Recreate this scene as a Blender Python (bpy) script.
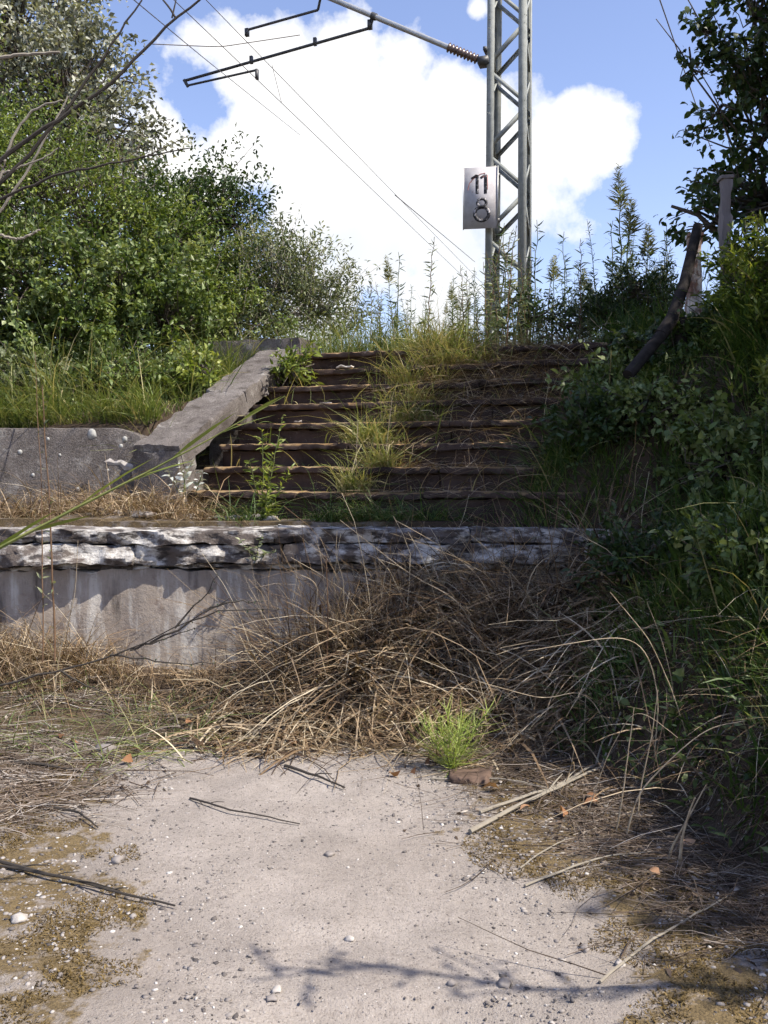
import bpy, math, random
import numpy as np
from mathutils import Vector

for o in list(bpy.data.objects):
    bpy.data.objects.remove(o)
scene = bpy.context.scene
col = scene.collection
R = math.radians

# ------------------------------------------------------------------ camera
CAM = np.array([0.0, 0.0, 1.5]); F = 920.0; PITCH = math.atan(42 / F)
cd = bpy.data.cameras.new('camera'); cam = bpy.data.objects.new('camera', cd); col.objects.link(cam)
cd.sensor_fit = 'VERTICAL'; cd.angle_y = 2 * math.atan(512 / F); cd.clip_start = 0.05; cd.clip_end = 3000
cam.location = CAM; cam.rotation_euler = (R(90) - PITCH, 0, 0)
scene.camera = cam

def P(px, py, d):
    """world point seen at a pixel of the photograph, at depth y = d"""
    xc = (px - 384) / F; yc = (512 - py) / F
    v = np.array([xc, math.cos(PITCH) + yc * math.sin(PITCH), -math.sin(PITCH) + yc * math.cos(PITCH)])
    return CAM + v * (d / v[1])

# ------------------------------------------------------------------ light
SUN_EL, SUN_AZ = R(52), R(24)         # azimuth: towards the camera side from +x
SUN_TO = Vector((math.cos(SUN_EL) * math.cos(SUN_AZ), -math.cos(SUN_EL) * math.sin(SUN_AZ), math.sin(SUN_EL)))
sl = bpy.data.lights.new('sun', 'SUN'); so = bpy.data.objects.new('sun', sl); col.objects.link(so)
sl.energy = 5.0; sl.angle = R(0.5); sl.color = (1.0, 0.92, 0.80)
so.rotation_euler = SUN_TO.to_track_quat('Z', 'Y').to_euler(); so.location = (20, -5, 30)

vs = scene.view_settings
scene.display_settings.display_device = 'sRGB'
vs.view_transform = 'Standard'; vs.look = 'None'; vs.gamma = 1; vs.use_curve_mapping = False
vs.exposure = 0.78
scene.cycles.use_adaptive_sampling = True; scene.cycles.adaptive_threshold = 0.03
scene.cycles.max_bounces = 3; scene.cycles.diffuse_bounces = 2; scene.cycles.glossy_bounces = 2; scene.cycles.transmission_bounces = 2; scene.cycles.transparent_max_bounces = 2

# ------------------------------------------------------------------ sky with cumulus clouds
world = bpy.data.worlds.new('World'); scene.world = world; world.use_nodes = True
nt = world.node_tree; nt.nodes.clear()
def N(tree, typ, **kw):
    n = tree.nodes.new(typ)
    for k, v in kw.items():
        setattr(n, k, v)
    return n
def L(tree, a, b): tree.links.new(a, b)
def math_node(tree, op, a, b=None, clamp=False):
    n = N(tree, 'ShaderNodeMath', operation=op); n.use_clamp = clamp
    for i, v in enumerate((a, b)):
        if v is None: continue
        if isinstance(v, (int, float)): n.inputs[i].default_value = v
        else: L(tree, v, n.inputs[i])
    return n.outputs[0]
def ramp(tree, fac, stops, interp='LINEAR'):
    n = N(tree, 'ShaderNodeValToRGB'); cr = n.color_ramp; cr.interpolation = interp
    while len(cr.elements) < len(stops): cr.elements.new(0.5)
    for e, (p, c) in zip(cr.elements, stops):
        e.position = p; e.color = (c, c, c, 1) if isinstance(c, (int, float)) else (*c[:3], 1)
    if fac is not None: L(tree, fac, n.inputs[0])
    return n.outputs[0]

sky = N(nt, 'ShaderNodeTexSky', sky_type='NISHITA', sun_disc=False)
sky.sun_elevation = SUN_EL; sky.sun_rotation = R(90) + SUN_AZ
sky.air_density = 1.0; sky.dust_density = 0.4; sky.ozone_density = 3.0
tc = N(nt, 'ShaderNodeTexCoord'); GEN = tc.outputs['Generated']
noi = N(nt, 'ShaderNodeTexNoise'); noi.inputs['Scale'].default_value = 11; noi.inputs['Detail'].default_value = 7; noi.inputs['Roughness'].default_value = 0.62
L(nt, GEN, noi.inputs['Vector'])
noi2 = N(nt, 'ShaderNodeTexNoise'); noi2.inputs['Scale'].default_value = 2.3; noi2.inputs['Detail'].default_value = 5
L(nt, GEN, noi2.inputs['Vector'])
CLOUDS = [  # direction (as seen from here), angular radius in px of a 920 px focal length
    (225, 82, 44), (285, 72, 42), (345, 68, 38), (410, 62, 36), (450, 84, 42), (260, 130, 75), (340, 140, 95), (430, 150, 95), (165, 160, 44), (200, 195, 52),
    (300, 225, 62), (380, 240, 72), (450, 255, 60), (330, 300, 45), (425, 305, 50), (500, 145, 62), (545, 138, 42), (585, 142, 36), (570, 115, 24), (478, 8, 16), (90, 110, 26),
    (-150, 150, 160), (-330, 60, 150), (1250, 120, 170), (1500, 220, 150)]
acc = None
for (px, py, r) in CLOUDS:
    v = P(px, py, 10) - CAM; v = v / np.linalg.norm(v)
    d = N(nt, 'ShaderNodeVectorMath', operation='DISTANCE'); L(nt, GEN, d.inputs[0]); d.inputs[1].default_value = tuple(v)
    m = math_node(nt, 'SUBTRACT', 1.0, math_node(nt, 'DIVIDE', d.outputs['Value'], r / F))
    acc = m if acc is None else math_node(nt, 'MAXIMUM', acc, m)
acc = math_node(nt, 'MAXIMUM', acc, -0.6)
gen_field = math_node(nt, 'SUBTRACT', math_node(nt, 'MULTIPLY', noi2.outputs['Fac'], 5.2), 3.55)   # scattered clouds all round
acc = math_node(nt, 'MAXIMUM', acc, gen_field)
field = math_node(nt, 'ADD', acc, math_node(nt, 'MULTIPLY', math_node(nt, 'SUBTRACT', noi.outputs['Fac'], 0.52), 2.7))
for (px, py, r) in ((204, 98, 46), (250, 228, 48), (372, 325, 50), (462, 36, 50)):       # breaks in the cloud
    v = P(px, py, 10) - CAM; v = v / np.linalg.norm(v)
    d = N(nt, 'ShaderNodeVectorMath', operation='DISTANCE'); L(nt, GEN, d.inputs[0]); d.inputs[1].default_value = tuple(v)
    hole = math_node(nt, 'MAXIMUM', math_node(nt, 'SUBTRACT', 1.0, math_node(nt, 'DIVIDE', d.outputs['Value'], r / F)), 0.0)
    field = math_node(nt, 'SUBTRACT', field, math_node(nt, 'MULTIPLY', hole, 1.1))
mask = ramp(nt, math_node(nt, 'ADD', math_node(nt, 'MULTIPLY', field, 0.8), 0.42), [(0.20, 0.0), (0.36, 0.5), (0.60, 1.0)])
shade = ramp(nt, noi2.outputs['Fac'], [(0.36, (8.2, 8.6, 9.2)), (0.52, (11.0, 10.9, 10.8))])
tint = N(nt, 'ShaderNodeMix', data_type='RGBA', blend_type='MULTIPLY'); tint.inputs['Factor'].default_value = 1.0
L(nt, sky.outputs[0], tint.inputs['A']); tint.inputs['B'].default_value = (2.5, 2.1, 2.15, 1)
mix = N(nt, 'ShaderNodeMix', data_type='RGBA'); L(nt, mask, mix.inputs['Factor']); L(nt, tint.outputs['Result'], mix.inputs['A']); L(nt, shade, mix.inputs['B'])
bg = N(nt, 'ShaderNodeBackground'); bg.inputs['Strength'].default_value = 0.066
out = N(nt, 'ShaderNodeOutputWorld'); L(nt, mix.outputs['Result'], bg.inputs['Color']); L(nt, bg.outputs[0], out.inputs['Surface'])

# ------------------------------------------------------------------ numeric helpers
rng = np.random.default_rng(11)
def unit(v):
    v = np.asarray(v, float); return v / np.maximum(np.linalg.norm(v, axis=-1, keepdims=True), 1e-9)
def rand_dir(n, g=rng): return unit(g.normal(size=(n, 3)))
def smooth(a, b, x):
    t = np.clip((x - a) / (b - a), 0, 1); return t * t * (3 - 2 * t)
def vnoise(p, seed=0):
    """smooth value noise, -1..1, for an (N,3) array"""
    p = np.asarray(p, float); i = np.floor(p).astype(np.int64); f = p - i; f = f * f * (3 - 2 * f)
    def h(a):
        k = (a[:, 0] * 374761393 + a[:, 1] * 668265263 + a[:, 2] * 2147483647 + seed * 974634743) & 0xffffffff
        k = ((k ^ (k >> 13)) * 1274126177) & 0xffffffff
        return ((k ^ (k >> 16)) & 0xffff) / 32767.5 - 1
    r = 0
    for dx in (0, 1):
        for dy in (0, 1):
            for dz in (0, 1):
                w = (f[:, 0] if dx else 1 - f[:, 0]) * (f[:, 1] if dy else 1 - f[:, 1]) * (f[:, 2] if dz else 1 - f[:, 2])
                r = r + w * h(i + np.array([dx, dy, dz]))
    return r
def fbm(p, seed=0, octv=3):
    r = 0; a = 1.0; q = np.asarray(p, float)
    for k in range(octv):
        r = r + a * vnoise(q, seed + k); q = q * 2.03; a *= 0.5
    return r

class Geo:
    def __init__(s): s.v = []; s.q = []; s.t = []; s.qt = []; s.tt = []; s.n = 0
    def add(s, verts, quads=None, tris=None, tint=0.5):
        verts = np.asarray(verts, float).reshape(-1, 3)
        if quads is not None and len(quads):
            quads = np.asarray(quads, np.int64).reshape(-1, 4); s.q.append(quads + s.n); s.qt.append(np.broadcast_to(tint, len(quads)) if np.ndim(tint) == 0 or len(tint) == len(quads) else tint)
        if tris is not None and len(tris):
            tris = np.asarray(tris, np.int64).reshape(-1, 3); s.t.append(tris + s.n); s.tt.append(np.broadcast_to(tint, len(tris)))
        s.v.append(verts); s.n += len(verts)
        return s
    def mesh(s, name, origin=(0, 0, 0), smooth_faces=False):
        v = np.concatenate(s.v) - np.asarray(origin, float)
        q = np.concatenate(s.q) if s.q else np.zeros((0, 4), np.int64); t = np.concatenate(s.t) if s.t else np.zeros((0, 3), np.int64)
        tint = np.concatenate([np.asarray(x, float) for x in s.qt + s.tt]) if (s.qt or s.tt) else np.zeros(0)
        me = bpy.data.meshes.new(name); me.vertices.add(len(v)); me.vertices.foreach_set('co', v.astype(np.float32).ravel())
        loops = np.concatenate([q.ravel(), t.ravel()]).astype(np.int32)
        tot = np.concatenate([np.full(len(q), 4), np.full(len(t), 3)]).astype(np.int32)
        start = np.concatenate([[0], np.cumsum(tot)[:-1]]).astype(np.int32)
        me.loops.add(len(loops)); me.loops.foreach_set('vertex_index', loops)
        me.polygons.add(len(tot)); me.polygons.foreach_set('loop_start', start); me.polygons.foreach_set('loop_total', tot)
        if smooth_faces: me.polygons.foreach_set('use_smooth', np.ones(len(tot), bool))
        a = me.attributes.new('tint', 'FLOAT', 'FACE'); a.data.foreach_set('value', tint.astype(np.float32))
        me.update(calc_edges=True)
        if smooth_faces: me.set_sharp_from_angle(angle=R(38))
        return me

def tag(o, label=None, cat=None, group=None, kind=None):
    if label: o['label'] = label
    if cat: o['category'] = cat
    if group: o['group'] = group
    if kind: o['kind'] = kind
    return o
def empty(name, loc):
    o = bpy.data.objects.new(name, None); col.objects.link(o); o.location = tuple(loc); o.empty_display_size = 0.2
    return o
def build(name, geo, mat, parent=None, origin=None, smooth_faces=False, root=None):
    """geometry is in world coordinates; a part's origin is that of its root thing"""
    if root is None: root = parent
    if parent is not None:
        r = root
        org = np.array(r.location) if r.parent is None else np.array(r.parent.location)
    else:
        org = np.array(origin if origin is not None else (0, 0, 0), float)
    me = geo.mesh(name, org, smooth_faces); me.materials.append(mat)
    o = bpy.data.objects.new(name, me); col.objects.link(o)
    if parent is not None: o.parent = parent
    else: o.location = tuple(org)
    return o
def copy_tree(o, parent=None):
    c = o.copy(); col.objects.link(c); c.parent = parent
    for ch in o.children: copy_tree(ch, c)
    return c

# ---- shape helpers
def tubes(Pn, Rn, sides=4, tint=0.5, geo=None, cap=True):
    """Pn (N,K,3) polylines, Rn (N,K) radii"""
    Pn = np.asarray(Pn, float); Rn = np.asarray(Rn, float)
    if Pn.ndim == 2: Pn = Pn[None]; Rn = Rn[None]
    n, k = Pn.shape[:2]
    T = np.gradient(Pn, axis=1); T = unit(T)
    ref = np.zeros_like(T); ref[..., 2] = 1.0
    flat = np.abs(T[..., 2]) > 0.95; ref[flat] = (1, 0, 0)
    A = unit(np.cross(T, ref)); B = np.cross(T, A)
    ang = np.arange(sides) * 2 * math.pi / sides
    ring = A[:, :, None, :] * np.cos(ang)[None, None, :, None] + B[:, :, None, :] * np.sin(ang)[None, None, :, None]
    V = Pn[:, :, None, :] + ring * Rn[:, :, None, None]
    base = (np.arange(n) * k * sides)[:, None, None]
    i = np.arange(k - 1)[None, :, None] * sides; j = np.arange(sides)[None, None, :]
    j2 = (j + 1) % sides
    Q = np.stack([base + i + j, base + i + j2, base + i + sides + j2, base + i + sides + j], -1).reshape(-1, 4)
    g = geo or Geo()
    tt = np.broadcast_to(np.asarray(tint, float).reshape(-1, 1), (n, (k - 1) * sides)).ravel() if np.ndim(tint) else tint
    g.add(V.reshape(-1, 3), quads=Q, tint=tt)
    if cap and sides == 4:
        b = np.arange(n) * k * sides
        caps = np.concatenate([np.stack([b + 3, b + 2, b + 1, b], -1), np.stack([b + (k - 1) * 4 + x for x in range(4)], -1)])
        off = g.n - len(V.reshape(-1, 3)); g.q.append(caps + off); g.qt.append(np.full(len(caps), 0.5 if np.ndim(tint) else tint))
    elif cap and sides > 4 and n == 1:
        V0 = V[0, 0]; V1 = V[0, -1]
        for W in (V0[::-1], V1):
            g.add(np.vstack([W, W.mean(0)]), tris=[(a, (a + 1) % sides, sides) for a in range(sides)], tint=tint if not np.ndim(tint) else 0.5)
    return g
def path_pts(pts, k=12, wob=0.0, seed=0):
    """smooth resample of a polyline (Catmull-like by linear arc + smoothing)"""
    pts = np.asarray(pts, float); d = np.r_[0, np.cumsum(np.linalg.norm(np.diff(pts, axis=0), axis=1))]
    s = np.linspace(0, d[-1], k); out = np.stack([np.interp(s, d, pts[:, c]) for c in range(3)], -1)
    for _ in range(2):
        out[1:-1] = out[1:-1] * 0.5 + (out[:-2] + out[2:]) * 0.25
    if wob:
        out[1:-1] += np.random.default_rng(abs(int(seed))).normal(size=(k - 2, 3)) * wob
    return out
def leaves(C, D, ln, wd, tint, g=None, fold=0.25, seed=1, simple=False, curl=0.15):
    """leaf blades: base C (N,3), direction D, length/width arrays"""
    r = np.random.default_rng(seed); n = len(C); D = unit(D)
    up = unit(r.normal(size=(n, 3)) * 0.75 + np.array([0, 0, 1.0])); S = unit(np.cross(D, up)); Nn = np.cross(S, D)
    ln = np.broadcast_to(ln, n)[:, None]; wd = np.broadcast_to(wd, n)[:, None]
    if simple:
        V = np.stack([C, C + D * ln * .5 + S * wd * .5 + Nn * wd * fold, C + D * ln - Nn * ln * curl, C + D * ln * .5 - S * wd * .5 + Nn * wd * fold], 1)
        b = (np.arange(n) * 4)[:, None]
        T = np.stack([b + [0, 1, 2], b + [0, 2, 3]], 1).reshape(-1, 3)
        tn = 2
    else:
        V = np.stack([C, C + D * ln * .3 + S * wd * .45 + Nn * wd * fold, C + D * ln * .68 + S * wd * .36 + Nn * wd * fold - Nn * ln * curl * .4, C + D * ln - Nn * ln * curl,
                      C + D * ln * .68 - S * wd * .36 + Nn * wd * fold - Nn * ln * curl * .4, C + D * ln * .3 - S * wd * .45 + Nn * wd * fold], 1)
        b = (np.arange(n) * 6)[:, None]
        T = np.stack([b + [0, 1, 5], b + [1, 2, 5], b + [2, 4, 5], b + [2, 3, 4]], 1).reshape(-1, 3)
        tn = 4
    g = g or Geo()
    g.add(V.reshape(-1, 3), tris=T, tint=np.repeat(np.broadcast_to(tint, n), tn))
    return g
def blades(B, D, ln, wd, bend, tint, g=None, seg=3, seed=2):
    """grass blades: base B, start direction D, drooping by bend towards a random side"""
    r = np.random.default_rng(seed); n = len(B); D = unit(D); ln = np.broadcast_to(ln, n); wd = np.broadcast_to(wd, n); bend = np.broadcast_to(bend, n)
    az = r.uniform(0, 2 * math.pi, n); H = np.stack([np.cos(az), np.sin(az), np.zeros(n)], -1)
    hor = D.copy(); hor[:, 2] = 0; H = unit(H * 0.4 + hor * 1.5)
    S = unit(np.cross(H, [0, 0, 1.0]) + r.normal(size=(n, 3)) * .35)
    rows = []
    for k in range(seg + 1):
        t = k / seg
        c = B + D * (ln * t)[:, None] + H * (ln * bend * t ** 2 * 0.6)[:, None] - np.array([0, 0, 1.0]) * (ln * bend * t ** 2.3 * 0.55)[:, None]
        w = wd * (1 - t ** 1.7) * 0.5 + 0.0004
        rows += [c - S * w[:, None], c + S * w[:, None]]
    V = np.stack(rows, 1); b = (np.arange(n) * 2 * (seg + 1))[:, None]
    Q = np.stack([b + [2 * k, 2 * k + 1, 2 * k + 3, 2 * k + 2] for k in range(seg)], 1).reshape(-1, 4)
    g = g or Geo(); g.add(V.reshape(-1, 3), quads=Q, tint=np.repeat(np.broadcast_to(tint, n), seg)); return g
def box_geo(cx, ax, ay, az, sx, sy, sz, g=None, tint=0.5):
    c = np.asarray(cx, float); ax, ay, az = [np.asarray(a, float) for a in (ax, ay, az)]
    V = [c + ax * sx * i + ay * sy * j + az * sz * k for k in (-.5, .5) for j in (-.5, .5) for i in (-.5, .5)]
    Q = [(0, 2, 3, 1), (4, 5, 7, 6), (0, 1, 5, 4), (2, 6, 7, 3), (0, 4, 6, 2), (1, 3, 7, 5)]
    g = g or Geo(); g.add(V, quads=Q, tint=tint); return g
def rough_box(c, ax, ay, az, size, res=0.07, amp=0.012, freq=4.0, seed=0, warp=None, bevel=0.02):
    """closed box, subdivided, worn by noise; ax, ay, az unit axes"""
    c = np.asarray(c, float); A = np.array([ax, ay, az], float); size = np.asarray(size, float)
    ns = np.maximum(1, np.round(size / res).astype(int)); V = []; Qs = []; off = 0
    for a in range(3):
        b, d = (a + 1) % 3, (a + 2) % 3
        for s in (0, 1):
            u, v = np.meshgrid(np.arange(ns[b] + 1), np.arange(ns[d] + 1), indexing='ij')
            pp = np.zeros(u.shape + (3,)); pp[..., a] = s; pp[..., b] = u / ns[b]; pp[..., d] = v / ns[d]
            idx = np.arange(u.size).reshape(u.shape) + off
            q = np.stack([idx[:-1, :-1], idx[1:, :-1], idx[1:, 1:], idx[:-1, 1:]], -1).reshape(-1, 4)
            Qs.append(q if s else q[:, ::-1]); V.append(pp.reshape(-1, 3)); off += u.size
    V = np.concatenate(V); Q = np.concatenate(Qs)
    key = np.round(V * 1e5).astype(np.int64); uq, first, inv = np.unique(key, axis=0, return_index=True, return_inverse=True)
    V = V[first]; Q = inv.reshape(-1)[Q]
    L0 = (V - .5) * size
    # rounded edges
    inner = np.clip(L0, -size / 2 + bevel, size / 2 - bevel); dv = L0 - inner; ln = np.linalg.norm(dv, axis=1, keepdims=True)
    L0 = np.where(ln > 1e-9, inner + dv / np.maximum(ln, 1e-9) * np.minimum(ln, bevel), L0)
    W = c + L0 @ A
    edge = 1 + 1.6 * (np.sum(np.abs(V - .5) > 0.499, axis=1) >= 2)
    nrm = unit(L0 / np.maximum(size, 1e-6) ** 1.0)
    for k in range(3): pass
    dsp = np.stack([fbm(W * freq, seed + 11 * k) for k in range(3)], -1) * amp * edge[:, None]
    W = W + dsp
    if warp is not None: W = warp(W)
    return Geo().add(W, quads=Q)
def rock(c, r, seed, flat=0.6, rough=0.25, g=None, sub=1, tint=0.5):
    V, T = ICO[sub]
    q = np.random.default_rng(seed); s = np.array([q.uniform(.8, 1.25), q.uniform(.8, 1.25), flat]); a = q.uniform(0, 6.28)
    W = V * (1 + rough * fbm(V * 1.6 + seed * 3.7, seed, 2))[:, None] * s * r
    ca, sa = math.cos(a), math.sin(a); W = W @ np.array([[ca, sa, 0], [-sa, ca, 0], [0, 0, 1]])
    g = g or Geo(); g.add(W + np.asarray(c), tris=T, tint=tint); return g
def ico(sub):
    import bmesh
    bm = bmesh.new(); bmesh.ops.create_icosphere(bm, subdivisions=sub, radius=1.0)
    bm.verts.ensure_lookup_table(); v = np.array([x.co[:] for x in bm.verts]); t = np.array([[y.index for y in f.verts] for f in bm.faces]); bm.free(); return v, t
ICO = {1: ico(1), 2: ico(2), 3: ico(3)}

# ------------------------------------------------------------------ materials
def new_mat(name):
    m = bpy.data.materials.new(name); m.use_nodes = True; t = m.node_tree; t.nodes.clear()
    return m, t
def finish(t, shader): o = N(t, 'ShaderNodeOutputMaterial'); L(t, shader, o.inputs['Surface'])
def noise(t, scale, detail=4, rough=0.6, vec=None, dist=0.0):
    n = N(t, 'ShaderNodeTexNoise'); n.inputs['Scale'].default_value = scale; n.inputs['Detail'].default_value = detail; n.inputs['Roughness'].default_value = rough; n.inputs['Distortion'].default_value = dist
    if vec is None:
        c = N(t, 'ShaderNodeTexCoord'); vec = c.outputs['Object']
    L(t, vec, n.inputs['Vector']); return n.outputs['Fac']
def mixc(t, fac, a, b, mode='MIX'):
    n = N(t, 'ShaderNodeMix', data_type='RGBA', blend_type=mode)
    for v, s in ((fac, 'Factor'), (a, 'A'), (b, 'B')):
        if isinstance(v, (int, float)): n.inputs[s].default_value = v
        elif isinstance(v, tuple): n.inputs[s].default_value = (*v, 1)
        else: L(t, v, n.inputs[s])
    return n.outputs['Result']
def attr(t, name='tint'):
    return N(t, 'ShaderNodeAttribute', attribute_name=name).outputs['Fac']
def scaled_vec(t, s):
    c = N(t, 'ShaderNodeTexCoord'); m = N(t, 'ShaderNodeMapping'); m.inputs['Scale'].default_value = s; L(t, c.outputs['Object'], m.inputs['Vector']); return m.outputs[0]
def bump(t, h, strength=0.4, dist=0.02):
    b = N(t, 'ShaderNodeBump'); b.inputs['Strength'].default_value = strength; b.inputs['Distance'].default_value = dist; L(t, h, b.inputs['Height']); return b.outputs[0]
def principled(t, colr, rough=0.8, normal=None, metal=0.0, spec=0.3):
    p = N(t, 'ShaderNodeBsdfPrincipled'); p.inputs['Metallic'].default_value = metal; p.inputs['Specular IOR Level'].default_value = spec
    if isinstance(rough, (int, float)): p.inputs['Roughness'].default_value = rough
    else: L(t, rough, p.inputs['Roughness'])
    if isinstance(colr, tuple): p.inputs['Base Color'].default_value = (*colr, 1)
    else: L(t, colr, p.inputs['Base Color'])
    if normal is not None: L(t, normal, p.inputs['Normal'])
    return p.outputs[0]
def upness(t, lo, hi):
    g = N(t, 'ShaderNodeNewGeometry'); s = N(t, 'ShaderNodeSeparateXYZ'); L(t, g.outputs['Normal'], s.inputs[0])
    return ramp(t, s.outputs['Z'], [(lo, 0.0), (hi, 1.0)])

def leaf_mat(name, stops, transl=0.3, rough=0.45, spec=0.4):
    m, t = new_mat(name)
    c = ramp(t, attr(t), stops)
    n = noise(t, 1.3, 2); c = mixc(t, 1.0, c, ramp(t, n, [(0.3, 0.78), (0.7, 1.2)]), 'MULTIPLY')
    p = principled(t, c, rough, spec=spec)
    tr = N(t, 'ShaderNodeBsdfTranslucent'); L(t, mixc(t, 1.0, c, (1.25, 1.2, 0.55), 'MULTIPLY'), tr.inputs['Color'])
    ms = N(t, 'ShaderNodeMixShader'); ms.inputs[0].default_value = transl; L(t, p, ms.inputs[1]); L(t, tr.outputs[0], ms.inputs[2])
    finish(t, ms.outputs[0]); return m
def bark_mat(name, a, b):
    m, t = new_mat(name); v = scaled_vec(t, (1, 1, .25)); n = noise(t, 22, 5, .65, v)
    finish(t, principled(t, mixc(t, n, a, b), 0.85, bump(t, n, .5, .01))); return m
def plain_mat(name, a, b, scale=8, rough=0.7, metal=0.0, bm=0.25, spec=.3):
    m, t = new_mat(name); n = noise(t, scale, 5, .65)
    finish(t, principled(t, mixc(t, ramp(t, n, [(.3, 0.), (.7, 1.)]), a, b), rough, bump(t, n, bm, .006), metal, spec)); return m

M = {}
M['leaf_green'] = leaf_mat('leaf_green', [(0, (.028, .055, .012)), (.5, (.12, .172, .045)), (1, (.29, .335, .155))])
M['leaf_dark'] = leaf_mat('leaf_dark', [(0, (.018, .038, .012)), (.6, (.045, .08, .024)), (1, (.10, .13, .05))])
M['leaf_silver'] = leaf_mat('leaf_silver', [(0, (.08, .09, .06)), (.5, (.24, .255, .195)), (1, (.46, .47, .40))], .2, .5)
M['leaf_willow'] = leaf_mat('leaf_willow', [(0, (.06, .085, .035)), (.5, (.17, .20, .10)), (1, (.32, .34, .21))], .25, .5)
M['leaf_yellowish'] = leaf_mat('leaf_yellowish', [(0, (.05, .09, .015)), (.5, (.15, .205, .035)), (1, (.31, .34, .08))], .35)
M['leaf_soft'] = leaf_mat('leaf_soft', [(0, (.03, .06, .011)), (.5, (.13, .185, .04)), (1, (.29, .335, .11))], .3)
M['grass_green'] = leaf_mat('grass_green', [(0, (.025, .055, .012)), (.6, (.07, .13, .025)), (.85, (.15, .20, .05)), (1, (.36, .30, .17))], .3, .5)
M['grass_slope'] = leaf_mat('grass_slope', [(0, (.05, .085, .02)), (.5, (.13, .18, .05)), (.8, (.24, .26, .10)), (1, (.40, .35, .19))], .3, .6)
M['straw'] = leaf_mat('straw', [(0, (.025, .015, .01)), (.3, (.085, .052, .03)), (.6, (.24, .165, .095)), (.85, (.40, .31, .205)), (1, (.58, .50, .37))], .15, .6, .3)
M['litter'] = leaf_mat('litter', [(0, (.03, .02, .014)), (.5, (.13, .095, .07)), (.85, (.27, .225, .185)), (1, (.44, .40, .36))], .1, .8, .2)
M['brown_leaf'] = leaf_mat('brown_leaf', [(0, (.12, .06, .03)), (.6, (.33, .17, .09)), (1, (.48, .3, .18))], .15, .7, .2)
M['moss'] = leaf_mat('moss', [(0, (.03, .02, .009)), (.5, (.12, .083, .032)), (1, (.25, .18, .072))], .15, .8, .15)
M['horsetail'] = leaf_mat('horsetail', [(0, (.19, .27, .05)), (1, (.42, .49, .13))], .3, .5)
M['plume'] = leaf_mat('plume', [(0, (.16, .17, .07)), (1, (.46, .45, .26))], .3, .7)
M['white_leaf'] = leaf_mat('white_leaf', [(0, (.18, .22, .16)), (.6, (.45, .48, .43)), (1, (.75, .77, .73))], .1, .6)
M['bark'] = bark_mat('bark', (.05, .04, .033), (.14, .12, .10))
M['bark_pale'] = bark_mat('bark_pale', (.16, .14, .11), (.34, .31, .26))
M['twig_dark'] = bark_mat('twig_dark', (.02, .017, .015), (.07, .06, .05))
M['stem_green'] = plain_mat('stem_green', (.06, .09, .025), (.14, .14, .05), 20)
M['stem_brown'] = plain_mat('stem_brown', (.09, .05, .03), (.2, .13, .08), 20)
M['paint_grey'] = plain_mat('paint_grey', (.20, .215, .20), (.33, .345, .32), 9, .7)
M['steel_dark'] = plain_mat('steel_dark', (.05, .05, .052), (.11, .11, .11), 12, .5, .3)
M['galvanised'] = plain_mat('galvanised', (.33, .34, .34), (.46, .47, .47), 10, .4, .5)
M['insulator'] = plain_mat('insulator', (.08, .05, .04), (.16, .11, .09), 14, .25, 0, .1, .6)
M['copper'] = plain_mat('copper', (.06, .05, .045), (.11, .09, .08), 14, .5, .3)
M['rust'] = plain_mat('rust', (.05, .03, .022), (.17, .09, .055), 14, .75)
M['wood_grey'] = bark_mat('wood_grey', (.10, .085, .085), (.27, .25, .26))
M['stone'] = plain_mat('stone', (.13, .115, .11), (.34, .31, .29), 11, .85, 0, .5)
M['stone_pale'] = plain_mat('stone_pale', (.28, .255, .235), (.50, .47, .44), 18, .85, 0, .5)
M['stone_brown'] = plain_mat('stone_brown', (.055, .035, .027), (.15, .10, .075), 13, .85, 0, .5)
M['lichen'] = plain_mat('lichen', (.30, .30, .28), (.42, .42, .40), 60, .95, 0, 0.0, .05)

def concrete_wall_mat():
    m, t = new_mat('streaked_concrete')
    n1 = noise(t, 3.2, 6, .65); st = noise(t, 4.0, 5, .6, scaled_vec(t, (2.2, 2.2, .35))); fine = noise(t, 45, 4, .7); blot = noise(t, 9, 4, .6)
    c = mixc(t, ramp(t, n1, [(.3, 0.), (.7, 1.)]), (.20, .162, .135), (.36, .318, .275))
    c = mixc(t, ramp(t, st, [(.52, 0.), (.64, .8)]), c, (.51, .485, .445))
    c = mixc(t, ramp(t, st, [(.32, .9), (.46, 0.)]), c, (.06, .05, .045))
    c = mixc(t, ramp(t, blot, [(.60, 0.), (.72, .7)]), c, (.16, .12, .10))
    c = mixc(t, ramp(t, fine, [(.60, 0.), (.75, .5)]), c, (.1, .09, .08))
    h = mixc(t, .5, fine, n1)
    finish(t, principled(t, c, .9, bump(t, h, .55, .02))); return m
def coping_mat():
    m, t = new_mat('lichen_crusted_coping')
    n1 = noise(t, 5.0, 6, .68, scaled_vec(t, (1, 1, 2.0))); pits = noise(t, 11, 3, .55, scaled_vec(t, (.8, 1, 2.2))); fine = noise(t, 60, 3, .7)
    c = mixc(t, ramp(t, n1, [(.46, 0.), (.60, 1.)]), (.10, .083, .074), (.50, .485, .46))
    c = mixc(t, ramp(t, pits, [(.36, .95), (.45, 0.)]), c, (.04, .035, .034))
    c = mixc(t, ramp(t, fine, [(.6, 0.), (.72, .5)]), c, (.14, .12, .11))
    h = mixc(t, .45, pits, fine)
    finish(t, principled(t, c, .9, bump(t, h, .7, .03))); return m
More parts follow.
